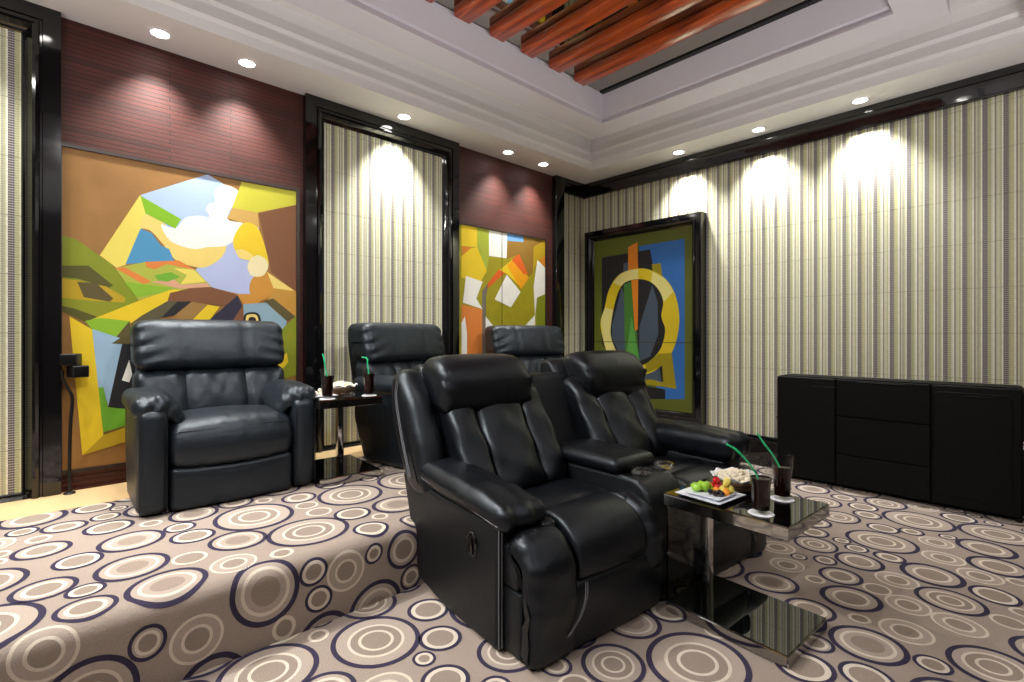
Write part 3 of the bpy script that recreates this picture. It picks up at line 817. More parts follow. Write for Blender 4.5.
# ------------------------------------------------------------------ single recliner (x forward, y sideways, z up; origin under the middle of the front edge)
def make_recliner(label, group):
    LM = M['leather_single']
    t = thing('recliner', label, 'recliner', (0, 0, 0), 0, group)
    # base: sides run back, the rear edge sweeps up and back
    bm = bmesh.new()
    loft(bm, [(-0.03, 0.03), (-0.03, 0.2), (-0.05, 0.36), (-0.3, 0.40), (-0.60, 0.42), (-0.60, 0.30), (-0.52, 0.12), (-0.46, 0.03), (-0.25, 0.025)], -0.29, 0.29, 0.02, sm=0)
    obj('base', bm, M['leather_flat'], t)
    # four short feet
    for sx in (-0.07, -0.42):
        for sy in (-0.37, 0.37):
            bm = bmesh.new(); lathe(bm, [(0.0, 0.0), (0.022, 0.0), (0.028, 0.035), (0.0, 0.035)], 14, (sx, sy * 0.7, 0))
            obj('foot', bm, M['satin_black'], t)
    # arms: upholstered side body with a rounded top, pillow on it
    for s in (-1, 1):
        bm = bmesh.new()
        def armfn(P):
            k = max(0.0, (0.30 - P.z) / 0.30)
            if P.x < -0.35: P.x += 0.13 * k * min(1, (-0.35 - P.x) / 0.2)      # rear edge sweeps in to the floor
            P.x += 0.012 * math.sin((P.z) * 5)
            return P
        cush(bm, (-0.30, s * 0.366, 0.270), (0.60, 0.132, 0.53), 0.050, (0.008, 0.006, 0.0), armfn)
        a = obj('arm', bm, LM, t)
        bm = bmesh.new()
        tube(bm, [(0.004 + 0.004 * math.sin(z * 6), s * 0.366 - 0.055, z) for z in [0.02 + 0.45 * i / 14 for i in range(15)]], 0.0022, 5)
        obj('piping', bm, M['leather_flat'], a)
        bm = bmesh.new()
        tube(bm, [(0.004 + 0.004 * math.sin(z * 6), s * 0.366 + 0.055, z) for z in [0.02 + 0.45 * i / 14 for i in range(15)]], 0.0022, 5)
        obj('piping', bm, M['leather_flat'], a)
        bm = bmesh.new()
        def padfn(P):
            u = (P.x + 0.30) / 0.28                                           # 1 at the front
            v = (P.y - s * 0.340) * s / 0.106                                 # +1 on the outer side
            f = max(0.0, u); inn = max(0.0, -v)
            P.z -= 0.012 * f * f + inn * inn * (0.045 + 0.085 * f)            # droops towards the seat
            P.y -= s * 0.030 * inn * f
            P.x -= 0.06 * inn * f
            P.z += 0.0028 * math.sin(62 * P.x + 20 * v) * (0.35 + 0.65 * f)
            P.x += 0.004 * math.sin(85 * (P.y * s + 0.8 * P.z)) * f
            return P
        cush(bm, (-0.30, s * 0.340, 0.543), (0.575, 0.215, 0.112), 0.048, (0.006, 0.006, 0.016), padfn, core=18, k=5)
        obj('arm_pillow', bm, LM, t)
    # seat: crowned top rolling over the front
    bm = bmesh.new()
    def seatfn(P):
        P.x += 0.030 * (1 - (P.y / 0.28) ** 2) * max(0, min(1, (P.x + 0.3) / 0.2))
        if P.x > -0.08: P.z += 0.004 * math.sin(70 * P.y) * min(1, (P.x + 0.08) / 0.08)
        P.z += 0.02 * (1 - (P.y / 0.28) ** 2) * (1 if P.z > 0.4 else 0)
        P.z -= 0.022 * (1 - (P.y / 0.28) ** 2) * (1 if P.z < 0.27 else 0) * 0.4
        return P
    loft(bm, [(-0.58, 0.40), (-0.45, 0.445), (-0.25, 0.465), (-0.10, 0.455), (-0.02, 0.42), (0.012, 0.36), (0.014, 0.29), (-0.01, 0.235), (-0.08, 0.225), (-0.4, 0.26), (-0.58, 0.30)], -0.298, 0.298, 0.045, m=16, k=5, fn=seatfn)
    obj('seat', bm, LM, t)
    bm = bmesh.new()
    tube(bm, [(0.0 + 0.022 * (1 - (y / 0.27) ** 2), y, 0.407 + 0.006 * (1 - (y / 0.27) ** 2)) for y in [-0.265 + 0.53 * i / 20 for i in range(21)]], 0.0035, 6)
    obj('seat_piping', bm, M['leather_flat'], t)
    # footrest board folded down in front
    bm = bmesh.new()
    def footfn(P):
        if P.z > 0.18: P.z += 0.022 * (1 - (P.y / 0.28) ** 2) * -0.5
        P.x += 0.012 * (1 - (P.y / 0.28) ** 2)
        return P
    cush(bm, (-0.045, 0, 0.1175), (0.09, 0.592, 0.220), 0.028, (0.01, 0, 0), footfn, core=12)
    obj('footrest', bm, LM, t)
    # back: shell, lumbar cushion, head cushion
    def lean(P):
        P.x -= (P.z - 0.42) * 0.27
        return P
    bm = bmesh.new()
    loft(bm, [(-0.52, 0.22), (-0.55, 0.60), (-0.62, 0.92), (-0.66, 0.975), (-0.72, 0.97), (-0.745, 0.90), (-0.70, 0.62), (-0.60, 0.22)], -0.375, 0.375, 0.04, sm=3)
    obj('back_shell', bm, M['leather_flat'], t)
    bm = bmesh.new()
    def lumb(P):
        for yy in (-0.165, 0.165):
            P.x -= 0.020 * math.exp(-((P.y - yy) / 0.014) ** 2)
        w = min(1, max(0, (0.66 - P.z) / 0.15))
        P.x += 0.004 * math.sin(40 * P.y + 26 * P.z) * (1 - 0.5 * w) + 0.0035 * math.sin(75 * P.y - 30 * P.z) * (1 - w)
        return lean(P)
    cush(bm, (-0.47, 0, 0.555), (0.20, 0.80, 0.30), 0.06, (0.02, 0.0, 0.01), lumb, core=30, k=5)
    obj('lumbar_cushion', bm, LM, t)
    bm = bmesh.new()
    def head(P):
        for yy in (-0.165, 0.165):
            P.x -= 0.009 * math.exp(-((P.y - yy) / 0.010) ** 2)
            P.z -= 0.004 * math.exp(-((P.y - yy) / 0.010) ** 2) * (1 if P.z > 0.85 else -1)
        e = max(0, (abs(P.y) - 0.22) / 0.18)
        P.x += 0.006 * e * math.sin(75 * P.z + 30 * abs(P.y))
        P.z -= 0.010 * e * e * (1 if P.z > 0.84 else -0.6)
        P.z += 0.0025 * math.sin(60 * P.y) * e
        return lean(P)
    cush(bm, (-0.455, 0, 0.845), (0.235, 0.805, 0.292), 0.058, (0.020, 0.0, 0.004), head, core=26, k=6)
    obj('headrest', bm, LM, t)
    return t

rec = make_recliner('black leather recliner at the left, in front of the landscape painting', 'black recliners on the raised floor')
rec.location = (-2.985, 0.765, HP + 0.001); rec.rotation_euler = (0, 0, math.radians(-1))
dup(rec, (-2.92, 2.165, HP + 0.001), math.radians(11), 'black leather recliner in the middle, in front of the framed striped panel')
dup(rec, (-2.95, 3.34, HP + 0.001), math.radians(-14), 'black leather recliner farthest off, in front of the yellow abstract painting')

# ------------------------------------------------------------------ loveseat with console (x forward, y away from the viewer; origin at the near front corner of the near arm)
def stitch(pts, r, parent):
    bm = bmesh.new(); tube(bm, pts, r, 5)
    obj('stitching', bm, M['stitch'], parent)

def make_loveseat():
    LM, LF, ST = M['leather_sofa'], M['leather_flat'], M['stitch']
    t = thing('loveseat_recliner', 'black leather two-seat recliner sofa with a padded centre console', 'sofa', (-1.40, 1.24, 0.0), math.radians(-5.8))
    WID = 1.77
    mir = lambda y, s: y if s > 0 else WID - y
    # base plinth
    bm = bmesh.new(); box(bm, (-0.56, 0.04, 0.012), (-0.03, WID - 0.04, 0.10), 0.01)
    obj('base', bm, M['satin_black'], t)
    for s in (1, -1):
        Y = lambda y: mir(y, s)
        lo = lambda a, b: (min(Y(a), Y(b)), max(Y(a), Y(b)))
        # --- arm body
        bm = bmesh.new()
        def bodyfn(P):
            if P.x < -0.45: P.z += 0.02 * (-0.45 - P.x) / 0.15
            if P.x < -0.4: P.x -= (P.z - 0.20) * 0.36 * min(1, (-0.4 - P.x) / 0.2)
            return P
        cush(bm, (-0.35, Y(0.095), 0.249), (0.70, 0.19, 0.474), 0.018, (0, 0.004, 0), bodyfn)
        arm = obj('arm', bm, LF, t)
        for dy in (0.008, 0.022):
            stitch([(0.0008, Y(dy), z) for z in (0.02, 0.2, 0.35, 0.476)], 0.0021, arm)
        # --- arm pad
        bm = bmesh.new()
        def padfn(P):
            u = (P.x + 0.33) / 0.36
            P.z += (-0.026 * u - 0.018 * max(0, u) ** 3) * (1 if s > 0 else 0.0)
            P.y += (0.015 * max(0, u) ** 2) * (1 if s > 0 else -1)
            P.z += 0.0035 * math.sin(70 * P.y) * max(0, u) + 0.002 * math.sin(34 * P.x)
            P.x += 0.008 * math.sin(62 * P.y) * max(0, u) ** 3
            return P
        cush(bm, (-0.33, Y(0.10), 0.536) if s > 0 else (-0.31, Y(0.10), 0.560), (0.72, 0.235, 0.098) if s > 0 else (0.74, 0.25, 0.150), 0.044 if s > 0 else 0.055, (0.01, 0.006, 0.016), padfn, core=16, k=5)
        pad = obj('arm_pad', bm, LM, t)
        if s > 0:
            for z0, oy in ((0.521, -0.0185), (0.568, 0.000), (0.578, 0.014)):
                pts = []
                for i in range(25):
                    x = -0.655 + 0.66 * i / 24; u = (x + 0.33) / 0.36
                    pts.append((x, Y(oy + 0.015 * max(0, u) ** 2 + (0.03 if oy < 0 else 0.012) * max(0, abs(u) - 0.75) ** 2 * 4), z0 - 0.026 * u - 0.018 * max(0, u) ** 3))
                stitch(pts, 0.0021, pad)
        # --- seat, rear part
        a, b = lo(0.185, 0.745)
        bm = bmesh.new()
        def seatfn(P):
            P.z += 0.004 * math.sin(18 * P.y + 11 * P.x) + 0.003 * math.sin(30 * P.x)
            return P
        loft(bm, [(-0.56, 0.42), (-0.38, 0.452), (-0.20, 0.468), (-0.11, 0.462), (-0.085, 0.43), (-0.10, 0.33), (-0.3, 0.28), (-0.56, 0.30)], a, b, 0.04, m=14, fn=seatfn)
        obj('seat', bm, LM, t)
        # --- chaise pad in three lengths: bolster, middle, bolster
        def padprof(dx, dz): return [(-0.095, 0.44 + dz), (-0.05, 0.475 + dz), (0.02, 0.478 + dz), (0.09, 0.458 + dz), (0.150 + dx, 0.405 + dz * 0.5), (0.176 + dx, 0.34), (0.176 + dx, 0.285), (0.14, 0.262), (0.04, 0.29), (-0.08, 0.34)]
        bm = bmesh.new(); a, b = lo(0.262, 0.665)
        loft(bm, padprof(0, 0), a, b, 0.022, m=10, k=4, bulge=0.006)
        ch = obj('footrest_pad', bm, LM, t)
        bm = bmesh.new(); a, b = lo(0.660, 0.775)
        def bolfn(P):
            P.x += 0.005 * math.sin(60 * P.z); return P
        loft(bm, [(0.0, 0.40), (0.01, 0.475), (0.06, 0.470), (0.125, 0.435), (0.175, 0.36), (0.19, 0.28), (0.18, 0.20), (0.12, 0.17), (0.03, 0.22)], a, b, 0.05, m=8, k=5, bulge=0.012, fn=bolfn)
        obj('footrest_bolster', bm, LM, t)
        bm = bmesh.new()
        a, b = lo(0.660, 0.752)
        loft(bm, [(-0.098, 0.44), (-0.05, 0.475), (0.02, 0.482), (0.06, 0.46), (0.05, 0.36), (-0.08, 0.34)], a, b, 0.03, m=6, k=4)
        obj('seat_side', bm, LM, t)
        bm = bmesh.new(); a, b = lo(0.185, 0.26)
        loft(bm, [(-0.098, 0.44), (-0.05, 0.472), (0.02, 0.476), (0.06, 0.45), (0.05, 0.36), (-0.08, 0.34)], a, b, 0.03, m=6, k=4)
        obj('seat_side', bm, LM, t)
        bm = bmesh.new(); a, b = lo(0.022, 0.262)
        def bolout(P):
            w = max(0, (0.14 - (P.y if s > 0 else WID - P.y)) / 0.12)
            P.x += 0.007 * w * math.sin(75 * P.z) + 0.004 * math.sin(40 * P.z)
            return P
        loft(bm, [(0.012, 0.36), (0.02, 0.430), (0.06, 0.452), (0.12, 0.430), (0.17, 0.36), (0.188, 0.27), (0.182, 0.15), (0.16, 0.018), (0.10, 0.014), (0.105, 0.2), (0.07, 0.30)], a, b, 0.055, m=8, k=5, bulge=0.012, fn=bolout)
        bo = obj('footrest_bolster', bm, LM, t)
        # --- lower front board with curved side seam
        bm = bmesh.new(); a, b = lo(0.20, 0.775)
        loft(bm, [(0.10, 0.262), (0.155, 0.262), (0.176, 0.22), (0.178, 0.12), (0.165, 0.022), (0.12, 0.016), (0.09, 0.15)], a, b, 0.03, m=10, k=4, bulge=0.004)
        fb = obj('footrest_board', bm, LM, t)
        for k in (0, 1):
            pts = []
            for i in range(15):
                q = i / 14
                pts.append((0.190 - 0.028 * (1 - q) ** 2 + 0.012 * math.sin(q * PI), Y(0.275 + k * 0.010 - 0.17 * (1 - q) ** 2), 0.026 + 0.240 * q))
            stitch(pts, 0.0021, fb)
        # --- footrest side box (mechanism cover)
        bm = bmesh.new(); a, b = lo(0.030, 0.10)
        box(bm, (-0.01, a, 0.015), (0.105, b, 0.255), 0.012); box(bm, (-0.01, a, 0.26), (0.085, b, 0.415), 0.012)
        obj('footrest_side', bm, LF, t)
        # --- back: shell, outer wing, three channels, head roll
        a, b = lo(0.10, 0.775)
        bm = bmesh.new()
        loft(bm, [(-0.535, 0.250), (-0.602, 0.550), (-0.737, 0.900), (-0.803, 1.020), (-0.876, 1.045), (-0.929, 0.990), (-0.878, 0.750), (-0.735, 0.400), (-0.655, 0.220)], a, b, 0.03, m=6, sm=4)
        obj('back_shell', bm, LF, t)
        a, b = lo(-0.028, 0.135)
        bm = bmesh.new()
        def wingfn(P):
            P.x += 0.004 * math.sin(30 * P.z); return P
        loft(bm, [(-0.535, 0.500), (-0.581, 0.620), (-0.664, 0.800), (-0.753, 0.940), (-0.821, 1.005), (-0.890, 1.000), (-0.930, 0.920), (-0.899, 0.760), (-0.806, 0.580), (-0.710, 0.460), (-0.609, 0.450)], a, b, 0.062, m=4, k=6, bulge=0.012, fn=wingfn)
        wg = obj('back_wing', bm, LM, t)
        for off, yy in ((0.050, -0.0295), (0.068, -0.0295)):
            line = [(-0.728 + off, 0.52), (-0.801 + off, 0.66), (-0.859 + off, 0.80), (-0.885 + off, 0.90), (-0.871 + off, 0.965)]
            stitch([(p[0], Y(yy), p[1]) for p in catmull(line, 6, False)], 0.0022, wg)
        for (y0, y1, bul) in ((0.135, 0.305, 0.018), (0.298, 0.592, 0.028), (0.585, 0.755, 0.018)):
            a, b = lo(y0, y1)
            bm = bmesh.new()
            def chfn(P, y0=y0):
                P.x += 0.006 * math.sin(38 * P.z + 25 * P.y) + 0.005 * math.sin(17 * P.z - 31 * P.y)
                return P
            loft(bm, [(-0.392, 0.470), (-0.417, 0.550), (-0.486, 0.660), (-0.573, 0.790), (-0.647, 0.900), (-0.740, 0.920), (-0.744, 0.800), (-0.638, 0.600), (-0.558, 0.440), (-0.456, 0.430)], a, b, 0.035, m=8, k=5, bulge=bul, fn=chfn)
            obj('back_channel', bm, LM, t)
        bm = bmesh.new(); a, b = lo(0.105, 0.675)
        def hdfn(P):
            yy = (P.y - (a + b) / 2) / 0.285
            e = max(0, abs(yy) - 0.62) / 0.38
            P.x += 0.011 * e * math.sin(52 * P.z + 9 * yy); P.z -= 0.020 * e * e * (1 if P.z > 0.97 else -1)
            return P
        loft(bm, [(-0.575, 0.900), (-0.588, 0.985), (-0.642, 1.055), (-0.730, 1.088), (-0.818, 1.075), (-0.870, 1.015), (-0.835, 0.900), (-0.740, 0.825), (-0.640, 0.800), (-0.590, 0.832)], a, b, 0.05, m=14, k=6, bulge=0.010, fn=hdfn)
        obj('headrest', bm, LM, t)
    # --- recline handle: oval pull cup in the near side
    bm = bmesh.new()
    ov = lambda k, y: [(-0.165 + 0.031 * k * math.cos(q), y, 0.365 + 0.047 * k * math.sin(q)) for q in [2 * PI * i / 28 for i in range(28)]]
    tube(bm, ov(1.0, -0.0045), 0.006, 8, True)
    obj('recline_handle', bm, M['gloss_black'], t)
    bm = bmesh.new(); tube(bm, ov(0.66, -0.0045), 0.0035, 8, True); tube(bm, [(-0.165, -0.006, 0.33), (-0.158, -0.011, 0.365), (-0.165, -0.006, 0.395)], 0.007, 8)
    obj('handle_lever', bm, M['gloss_black'], t)
    # --- console between the seats
    c0, c1 = 0.752, 1.018
    bm = bmesh.new()
    loft(bm, [(-0.56, 0.30), (-0.56, 0.50), (-0.44, 0.525), (-0.06, 0.535), (0.04, 0.53), (0.10, 0.49), (0.13, 0.41), (0.13, 0.20), (0.11, 0.05), (-0.45, 0.05)], c0, c1, 0.02, m=6, k=4, sm=3)
    con = obj('console', bm, LF, t)
    for yy in (c0 + 0.010, c1 - 0.010):
        stitch([(-0.06, yy, 0.533), (0.04, yy, 0.528), (0.097, yy, 0.488), (0.126, yy, 0.41), (0.129, yy, 0.3)], 0.0021, con)
    bm = bmesh.new()
    cush(bm, (-0.29, 0.885, 0.570), (0.47, 0.31, 0.072), 0.034, (0.008, 0.006, 0.010), None, core=8, k=5)
    obj('console_lid', bm, LM, t)
    bm = bmesh.new()
    loft(bm, [(-0.52, 0.40), (-0.60, 0.62), (-0.73, 0.93), (-0.76, 0.965), (-0.83, 0.965), (-0.85, 0.90), (-0.70, 0.40)], 0.705, 1.065, 0.02, sm=3)
    obj('console_back', bm, LF, t)
    return t
sofa = make_loveseat()
# ------------------------------------------------------------------ black sideboard
def make_cabinet():
    X0, X1, Y0, Y1, Z0, Z1 = -1.545, -0.085, 4.515, 4.795, 0.0, 0.862
    t = thing('sideboard', 'long black sideboard with rounded corners against the striped wall', 'cabinet', ((X0 + X1) / 2, Y1, 0))
    w = (X1 - X0) / 2; D = Y1 - Y0
    bm = bmesh.new()
    # body: rounded rectangle seen from the front, swept in depth
    r = 0.035; pr = []
    for cx, cz, a0 in ((w - r, Z1 - r, 0), (-w + r, Z1 - r, 90), (-w + r, 0.028 + r, 180), (w - r, 0.028 + r, 270)):
        for i in range(7):
            a = math.radians(a0 + 90 * i / 6); pr.append((cx + r * math.cos(a), cz + r * math.sin(a)))
    F = [bm.verts.new((x, -D + 0.022, z)) for x, z in pr]; B = [bm.verts.new((x, 0.0, z)) for x, z in pr]
    for i in range(len(pr)): bm.faces.new((F[i], F[(i + 1) % len(pr)], B[(i + 1) % len(pr)], B[i]))
    bm.faces.new(F); bm.faces.new(B)
    obj('body', bm, M['cabinet'], t, angle=30)
    def front(name, a, b, z0, z1, parent=t, rad=0.006, y=0.0):
        bm = bmesh.new()
        cush(bm, ((a + b) / 2, -D + 0.011 + y, (z0 + z1) / 2), (b - a, 0.022, z1 - z0), rad, (0, 0, 0), None, core=2, k=4)
        return obj(name, bm, M['cabinet'], parent, angle=30)
    def pull(parent, x, z, L, nm='handle'):
        bm = bmesh.new(); cush(bm, (x, -D - 0.004, z), (L, 0.008, 0.010), 0.004, (0, 0, 0), None, core=2, k=2)
        obj(nm, bm, M['cabinet'], parent)
    s1, s2 = -w + 0.435, w - 0.453
    d = front('door', -w + 0.006, s1 - 0.004, 0.036, Z1 - 0.006, rad=0.011); pull(d, -w + 0.36, Z1 - 0.075, 0.16)
    zs = [0.036, 0.275, 0.570, Z1 - 0.006]
    for a, b in zip(zs, zs[1:]):
        q = front('drawer', s1 + 0.002, s2 - 0.004, a + 0.002, b - 0.003); pull(q, (s1 + s2) / 2, b - 0.018, 0.30)
    d = front('door', s2 + 0.002, w - 0.006, 0.036, Z1 - 0.006, rad=0.011)
    pull(d, s2 + 0.24, Z1 - 0.075, 0.16)
    # raised rounded moulding on the right door
    bm = bmesh.new(); pts = []
    a, b, z0, z1, rr = s2 + 0.014, w - 0.05, 0.10, Z1 - 0.055, 0.04
    for cx, cz, a0 in ((b - rr, z1 - rr, 0), (a + rr, z1 - rr, 90), (a + rr, z0 + rr, 180), (b - rr, z0 + rr, 270)):
        for i in range(6):
            q = math.radians(a0 + 90 * i / 5); pts.append((cx + rr * math.cos(q), -D - 0.0005, cz + rr * math.sin(q)))
    tube(bm, pts, 0.004, 6, True); obj('door_moulding', bm, M['cabinet'], d)
    for x in (-w + 0.02, w - 0.02):
        for y in (-D + 0.05, -0.05):
            bm = bmesh.new(); lathe(bm, [(0, 0), (0.018, 0), (0.020, 0.032), (0, 0.032)], 12, (x, y, 0)); obj('foot', bm, M['satin_black'], t)
    for sx in (-1, 1):
        bm = bmesh.new(); box(bm, (sx * w - 0.006, -D + 0.015, 0.47), (sx * w + 0.006, -D + 0.045, 0.52), 0.003)
        o = obj('latch', bm, M['chrome'], t); o['label'] = 'small metal latch on the end'
    return t
make_cabinet()

# ------------------------------------------------------------------ satellite speaker on a bent stand, by the brick wall
def make_speaker():
    t = thing('satellite_speaker', 'small black double-cube speaker on a thin bent stand by the landscape painting', 'speaker', (-3.775, 0.115, HP + 0.003))
    bm = bmesh.new()
    lathe(bm, [(0, 0), (0.026, 0), (0.028, 0.004), (0.024, 0.008), (0.010, 0.012), (0, 0.012)], 24)
    obj('stand_base', bm, M['satin_black'], t)
    bm = bmesh.new()
    tube(bm, catmull([(0, 0, 0.01), (0.0, 0.0, 0.20), (0.0, 0.005, 0.40), (0.0, 0.012, 0.535), (0.0, -0.008, 0.60), (0.0, -0.030, 0.655), (0, -0.030, 0.70)], 8, False), 0.0085, 8)
    obj('stand', bm, M['satin_black'], t)
    for z, rz, dx, dy in ((0.758, math.radians(-20), 0.0, 0.006), (0.690, math.radians(18), 0.012, 0.035)):
        bm = bmesh.new(); cush(bm, (0, 0, 0), (0.085, 0.076, 0.066), 0.006, core=2, k=2)
        bmesh.ops.transform(bm, matrix=Matrix.Translation((dx, dy, z)) @ Matrix.Rotation(rz, 4, 'Z'), verts=bm.verts)
        c = obj('speaker_cube', bm, M['satin_black'], t, angle=30)
        bm = bmesh.new(); cush(bm, (0.043, 0, 0), (0.006, 0.066, 0.056), 0.003, core=2, k=2)
        bmesh.ops.transform(bm, matrix=Matrix.Translation((dx, dy, z)) @ Matrix.Rotation(rz, 4, 'Z'), verts=bm.verts)
        obj('grille', bm, M['cabinet'], c)
make_speaker()

# ------------------------------------------------------------------ side tables: black glass slabs with mirrored rims, corner post
TW, TD, TZ = 0.500, 0.385, 0.514
def make_table(label):
    t = thing('side_table', label, 'table', (0, 0, 0), 0, 'black glass side tables')
    def plate(name, z0, z1, e=0.0):
        bm = bmesh.new()
        box(bm, (-e, -e, z0), (TW + e, TD + e, z1 - 0.004), 0.003, 1)
        p = obj(name, bm, M['rim'], t, smooth=False)
        p['label'] = 'mirrored rim'
        bm = bmesh.new(); box(bm, (-e + 0.003, -e + 0.003, z1 - 0.005), (TW + e - 0.003, TD + e - 0.003, z1), 0.0015, 1)
        g = obj(name + '_glass', bm, M['black_glass'], p, smooth=False)
        return p
    plate('base', 0.004, 0.050)
    plate('tabletop', TZ - 0.052, TZ, 0.006)
    bm = bmesh.new(); box(bm, (0.004, TD - 0.104, 0.049), (0.046, TD - 0.062, TZ - 0.050), 0.003, 2)
    obj('post', bm, M['chrome'], t, angle=30)
    bm = bmesh.new(); box(bm, (0.002, 0.004, 0.049), (0.010, TD - 0.106, TZ - 0.050), 0.0015, 1)
    obj('glass_panel', bm, M['sheet_glass'], t, smooth=False)
    return t
tb = make_table('low black glass side table in front of the sofa, holding fruit and drinks')
TB = Vector((-1.124, 1.972, 0.001)); RB = math.radians(-3.5)
tb.location = TB; tb.rotation_euler = (0, 0, RB)
TA = Vector((-3.405, 1.215, HP + 0.001)); RA = math.radians(-3)
dup(tb, TA, RA, 'black glass table between the left and the middle recliner')
def on_table(T, R, u, v): return Vector((T.x + u * math.cos(R) - v * math.sin(R), T.y + u * math.sin(R) + v * math.cos(R), T.z + TZ + 0.0005))

# ------------------------------------------------------------------ on the tables
def make_glass(loc, label, fill=0.130):
    t = thing('drinking_glass', label, 'glass', loc, 0, 'glasses of dark cola')
    bm = bmesh.new()
    lathe(bm, [(0.0000, 0.0000), (0.0286, 0.0000), (0.0319, 0.0035), (0.0330, 0.0351), (0.0341, 0.0936), (0.0407, 0.1346), (0.0446, 0.1755), (0.0440, 0.1778), (0.0427, 0.1755), (0.0387, 0.1346), (0.0321, 0.0936), (0.0308, 0.0351), (0.0292, 0.0140), (0.0000, 0.0117)], 32)
    obj('tumbler', bm, M['tumbler'], t)
    bm = bmesh.new()
    lathe(bm, [(0.0000, 0.0124), (0.0286, 0.0147), (0.0304, 0.0351), (0.0317, 0.0936), (0.0383, 0.1346), (0.0372, fill), (0, fill)], 32)
    obj('drink', bm, M['cola'], t)
    return t
def make_coaster(loc, label):
    bm = bmesh.new(); lathe(bm, [(0, 0), (0.045, 0), (0.0465, 0.0012), (0.045, 0.0026), (0.036, 0.003), (0, 0.003)], 32)
    o = obj('coaster', bm, M['paper'])
    o.location = loc; tag(o, label, 'coaster', 'round white coasters')
def make_straw(loc, pts, label):
    bm = bmesh.new(); tube(bm, catmull(pts, 6, False), 0.0036, 8)
    # pleated bend
    o = thing('drinking_straw', label, 'straw', loc, 0, 'green bendy straws')
    obj('tube', bm, M['straw'], o)
    q = pts[3]; bm = bmesh.new()
    d = (Vector(pts[4]) - Vector(pts[2])).normalized()
    tube(bm, [Vector(q) + d * (0.0045 * (i - 3)) for i in range(7)], [0.0040, 0.0052, 0.0040, 0.0052, 0.0040, 0.0052, 0.0040], 8)
    obj('bend', bm, M['straw'], o)
RIGHT = Vector((math.cos(math.radians(46.75)), math.sin(math.radians(46.75)), 0))   # across the room, from the brick wall to the striped wall
def drink(T, R, u, v, lab_g, lab_c, lab_s, path):
    p = on_table(T, R, u, v)
    make_coaster(p, lab_c)
    g = p + Vector((0, 0, 0.0035)); make_glass(g, lab_g)
    make_straw(g, [tuple(RIGHT * a + Vector((0, 0, z))) for a, z in path], lab_s)
LONG = [(0.022, 0.020), (-0.004, 0.110), (-0.0335, 0.172), (-0.090, 0.236), (-0.132, 0.262)]
# the fourth point is the bend
drink(TB, RB, 0.378, 0.062, 'glass of cola on the low table, nearer of the two', 'white coaster under the nearer glass on the low table', 'green bendy straw in the nearer glass on the low table', LONG)
drink(TB, RB, 0.360, 0.300, 'glass of cola on the low table, farther of the two', 'white coaster under the farther glass on the low table', 'green bendy straw in the farther glass on the low table', [(0.022, 0.020), (-0.004, 0.110), (-0.0335, 0.172), (-0.075, 0.228), (-0.105, 0.272)])
drink(TA, RA, 0.455, 0.060, 'glass of cola on the raised table, beside the left recliner', 'white coaster under the glass beside the left recliner', 'green bendy straw in the glass beside the left recliner', [(0.014, 0.020), (0.0, 0.110), (-0.012, 0.18), (-0.020, 0.236), (-0.030, 0.268)])
drink(TA, RA, 0.455, 0.325, 'glass of cola on the raised table, beside the middle recliner', 'white coaster under the glass beside the middle recliner', 'green bendy straw in the glass beside the middle recliner', [(0.010, 0.020), (0.0, 0.110), (-0.010, 0.18), (-0.016, 0.230), (-0.048, 0.240)])

def make_basket(loc, label, r, seed):
    t = thing('popcorn_basket', label, 'basket', loc, 0, 'lined popcorn baskets')
    bm = bmesh.new()
    lathe(bm, [(0, 0), (r * 0.66, 0), (r * 0.70, 0.004), (r * 0.95, 0.038), (r, 0.042), (r * 0.96, 0.045), (r * 0.68, 0.010), (0, 0.008)], 40)
    for k in range(4):
        rr = r * (0.73 + 0.072 * k); z = 0.008 + 0.0095 * k
        tube(bm, [(rr * math.cos(q) * (1 + 0.014 * (-1) ** i), rr * math.sin(q) * (1 + 0.014 * (-1) ** i), z) for i, q in enumerate([2 * PI * i / 40 for i in range(40)])], 0.0042, 6, True)
    obj('wicker', bm, M['wicker'], t)
    bm = bmesh.new(); n = 64; rings = []
    for f, z in ((0.70, 0.018), (0.95, 0.046), (1.10, 0.058), (1.17, 0.060)):
        rings.append([bm.verts.new((r * f * (1 + (0.035 * math.sin(16 * q) if f > 1 else 0)) * math.cos(q), r * f * (1 + (0.035 * math.sin(16 * q) if f > 1 else 0)) * math.sin(q), z + (0.006 * math.sin(9 * q + 1) if f > 1 else 0))) for q in [2 * PI * i / n for i in range(n)]])
    for A, B in zip(rings, rings[1:]):
        for j in range(n): bm.faces.new((A[j], A[(j + 1) % n], B[(j + 1) % n], B[j]))
    o = obj('paper_doily', bm, M['paper'], t)
    md = o.modifiers.new('thick', 'SOLIDIFY'); md.thickness = 0.0008
    bm = bmesh.new(); rnd = random.Random(seed)
    for i in range(170):
        q = rnd.uniform(0, 2 * PI); d = r * 0.90 * math.sqrt(rnd.random())
        z = 0.044 + 0.034 * (1 - (d / r) ** 2) * rnd.uniform(0.55, 1.0)
        blob(bm, (d * math.cos(q), d * math.sin(q), z), [rnd.uniform(0.007, 0.011) for _ in range(3)], seed * 1000 + i, 0.35, 1)
    lathe(bm, [(r * 0.9, 0.036), (r * 0.5, 0.052), (0, 0.058)], 24)
    o = obj('popcorn', bm, M['popcorn'])
    o.location = loc; o['kind'] = 'stuff'
    tag(o, 'heap of popcorn in the ' + label.split('basket')[1].strip().replace('on the', 'basket on the', 1).replace('of popcorn ', ''), 'popcorn')
    return t
make_basket(on_table(TB, RB, 0.165, 0.305), 'round lined basket of popcorn on the low glass table', 0.092, 3)
make_basket(on_table(TA, RA, 0.255, 0.225), 'round lined basket of popcorn on the raised glass table', 0.085, 4)

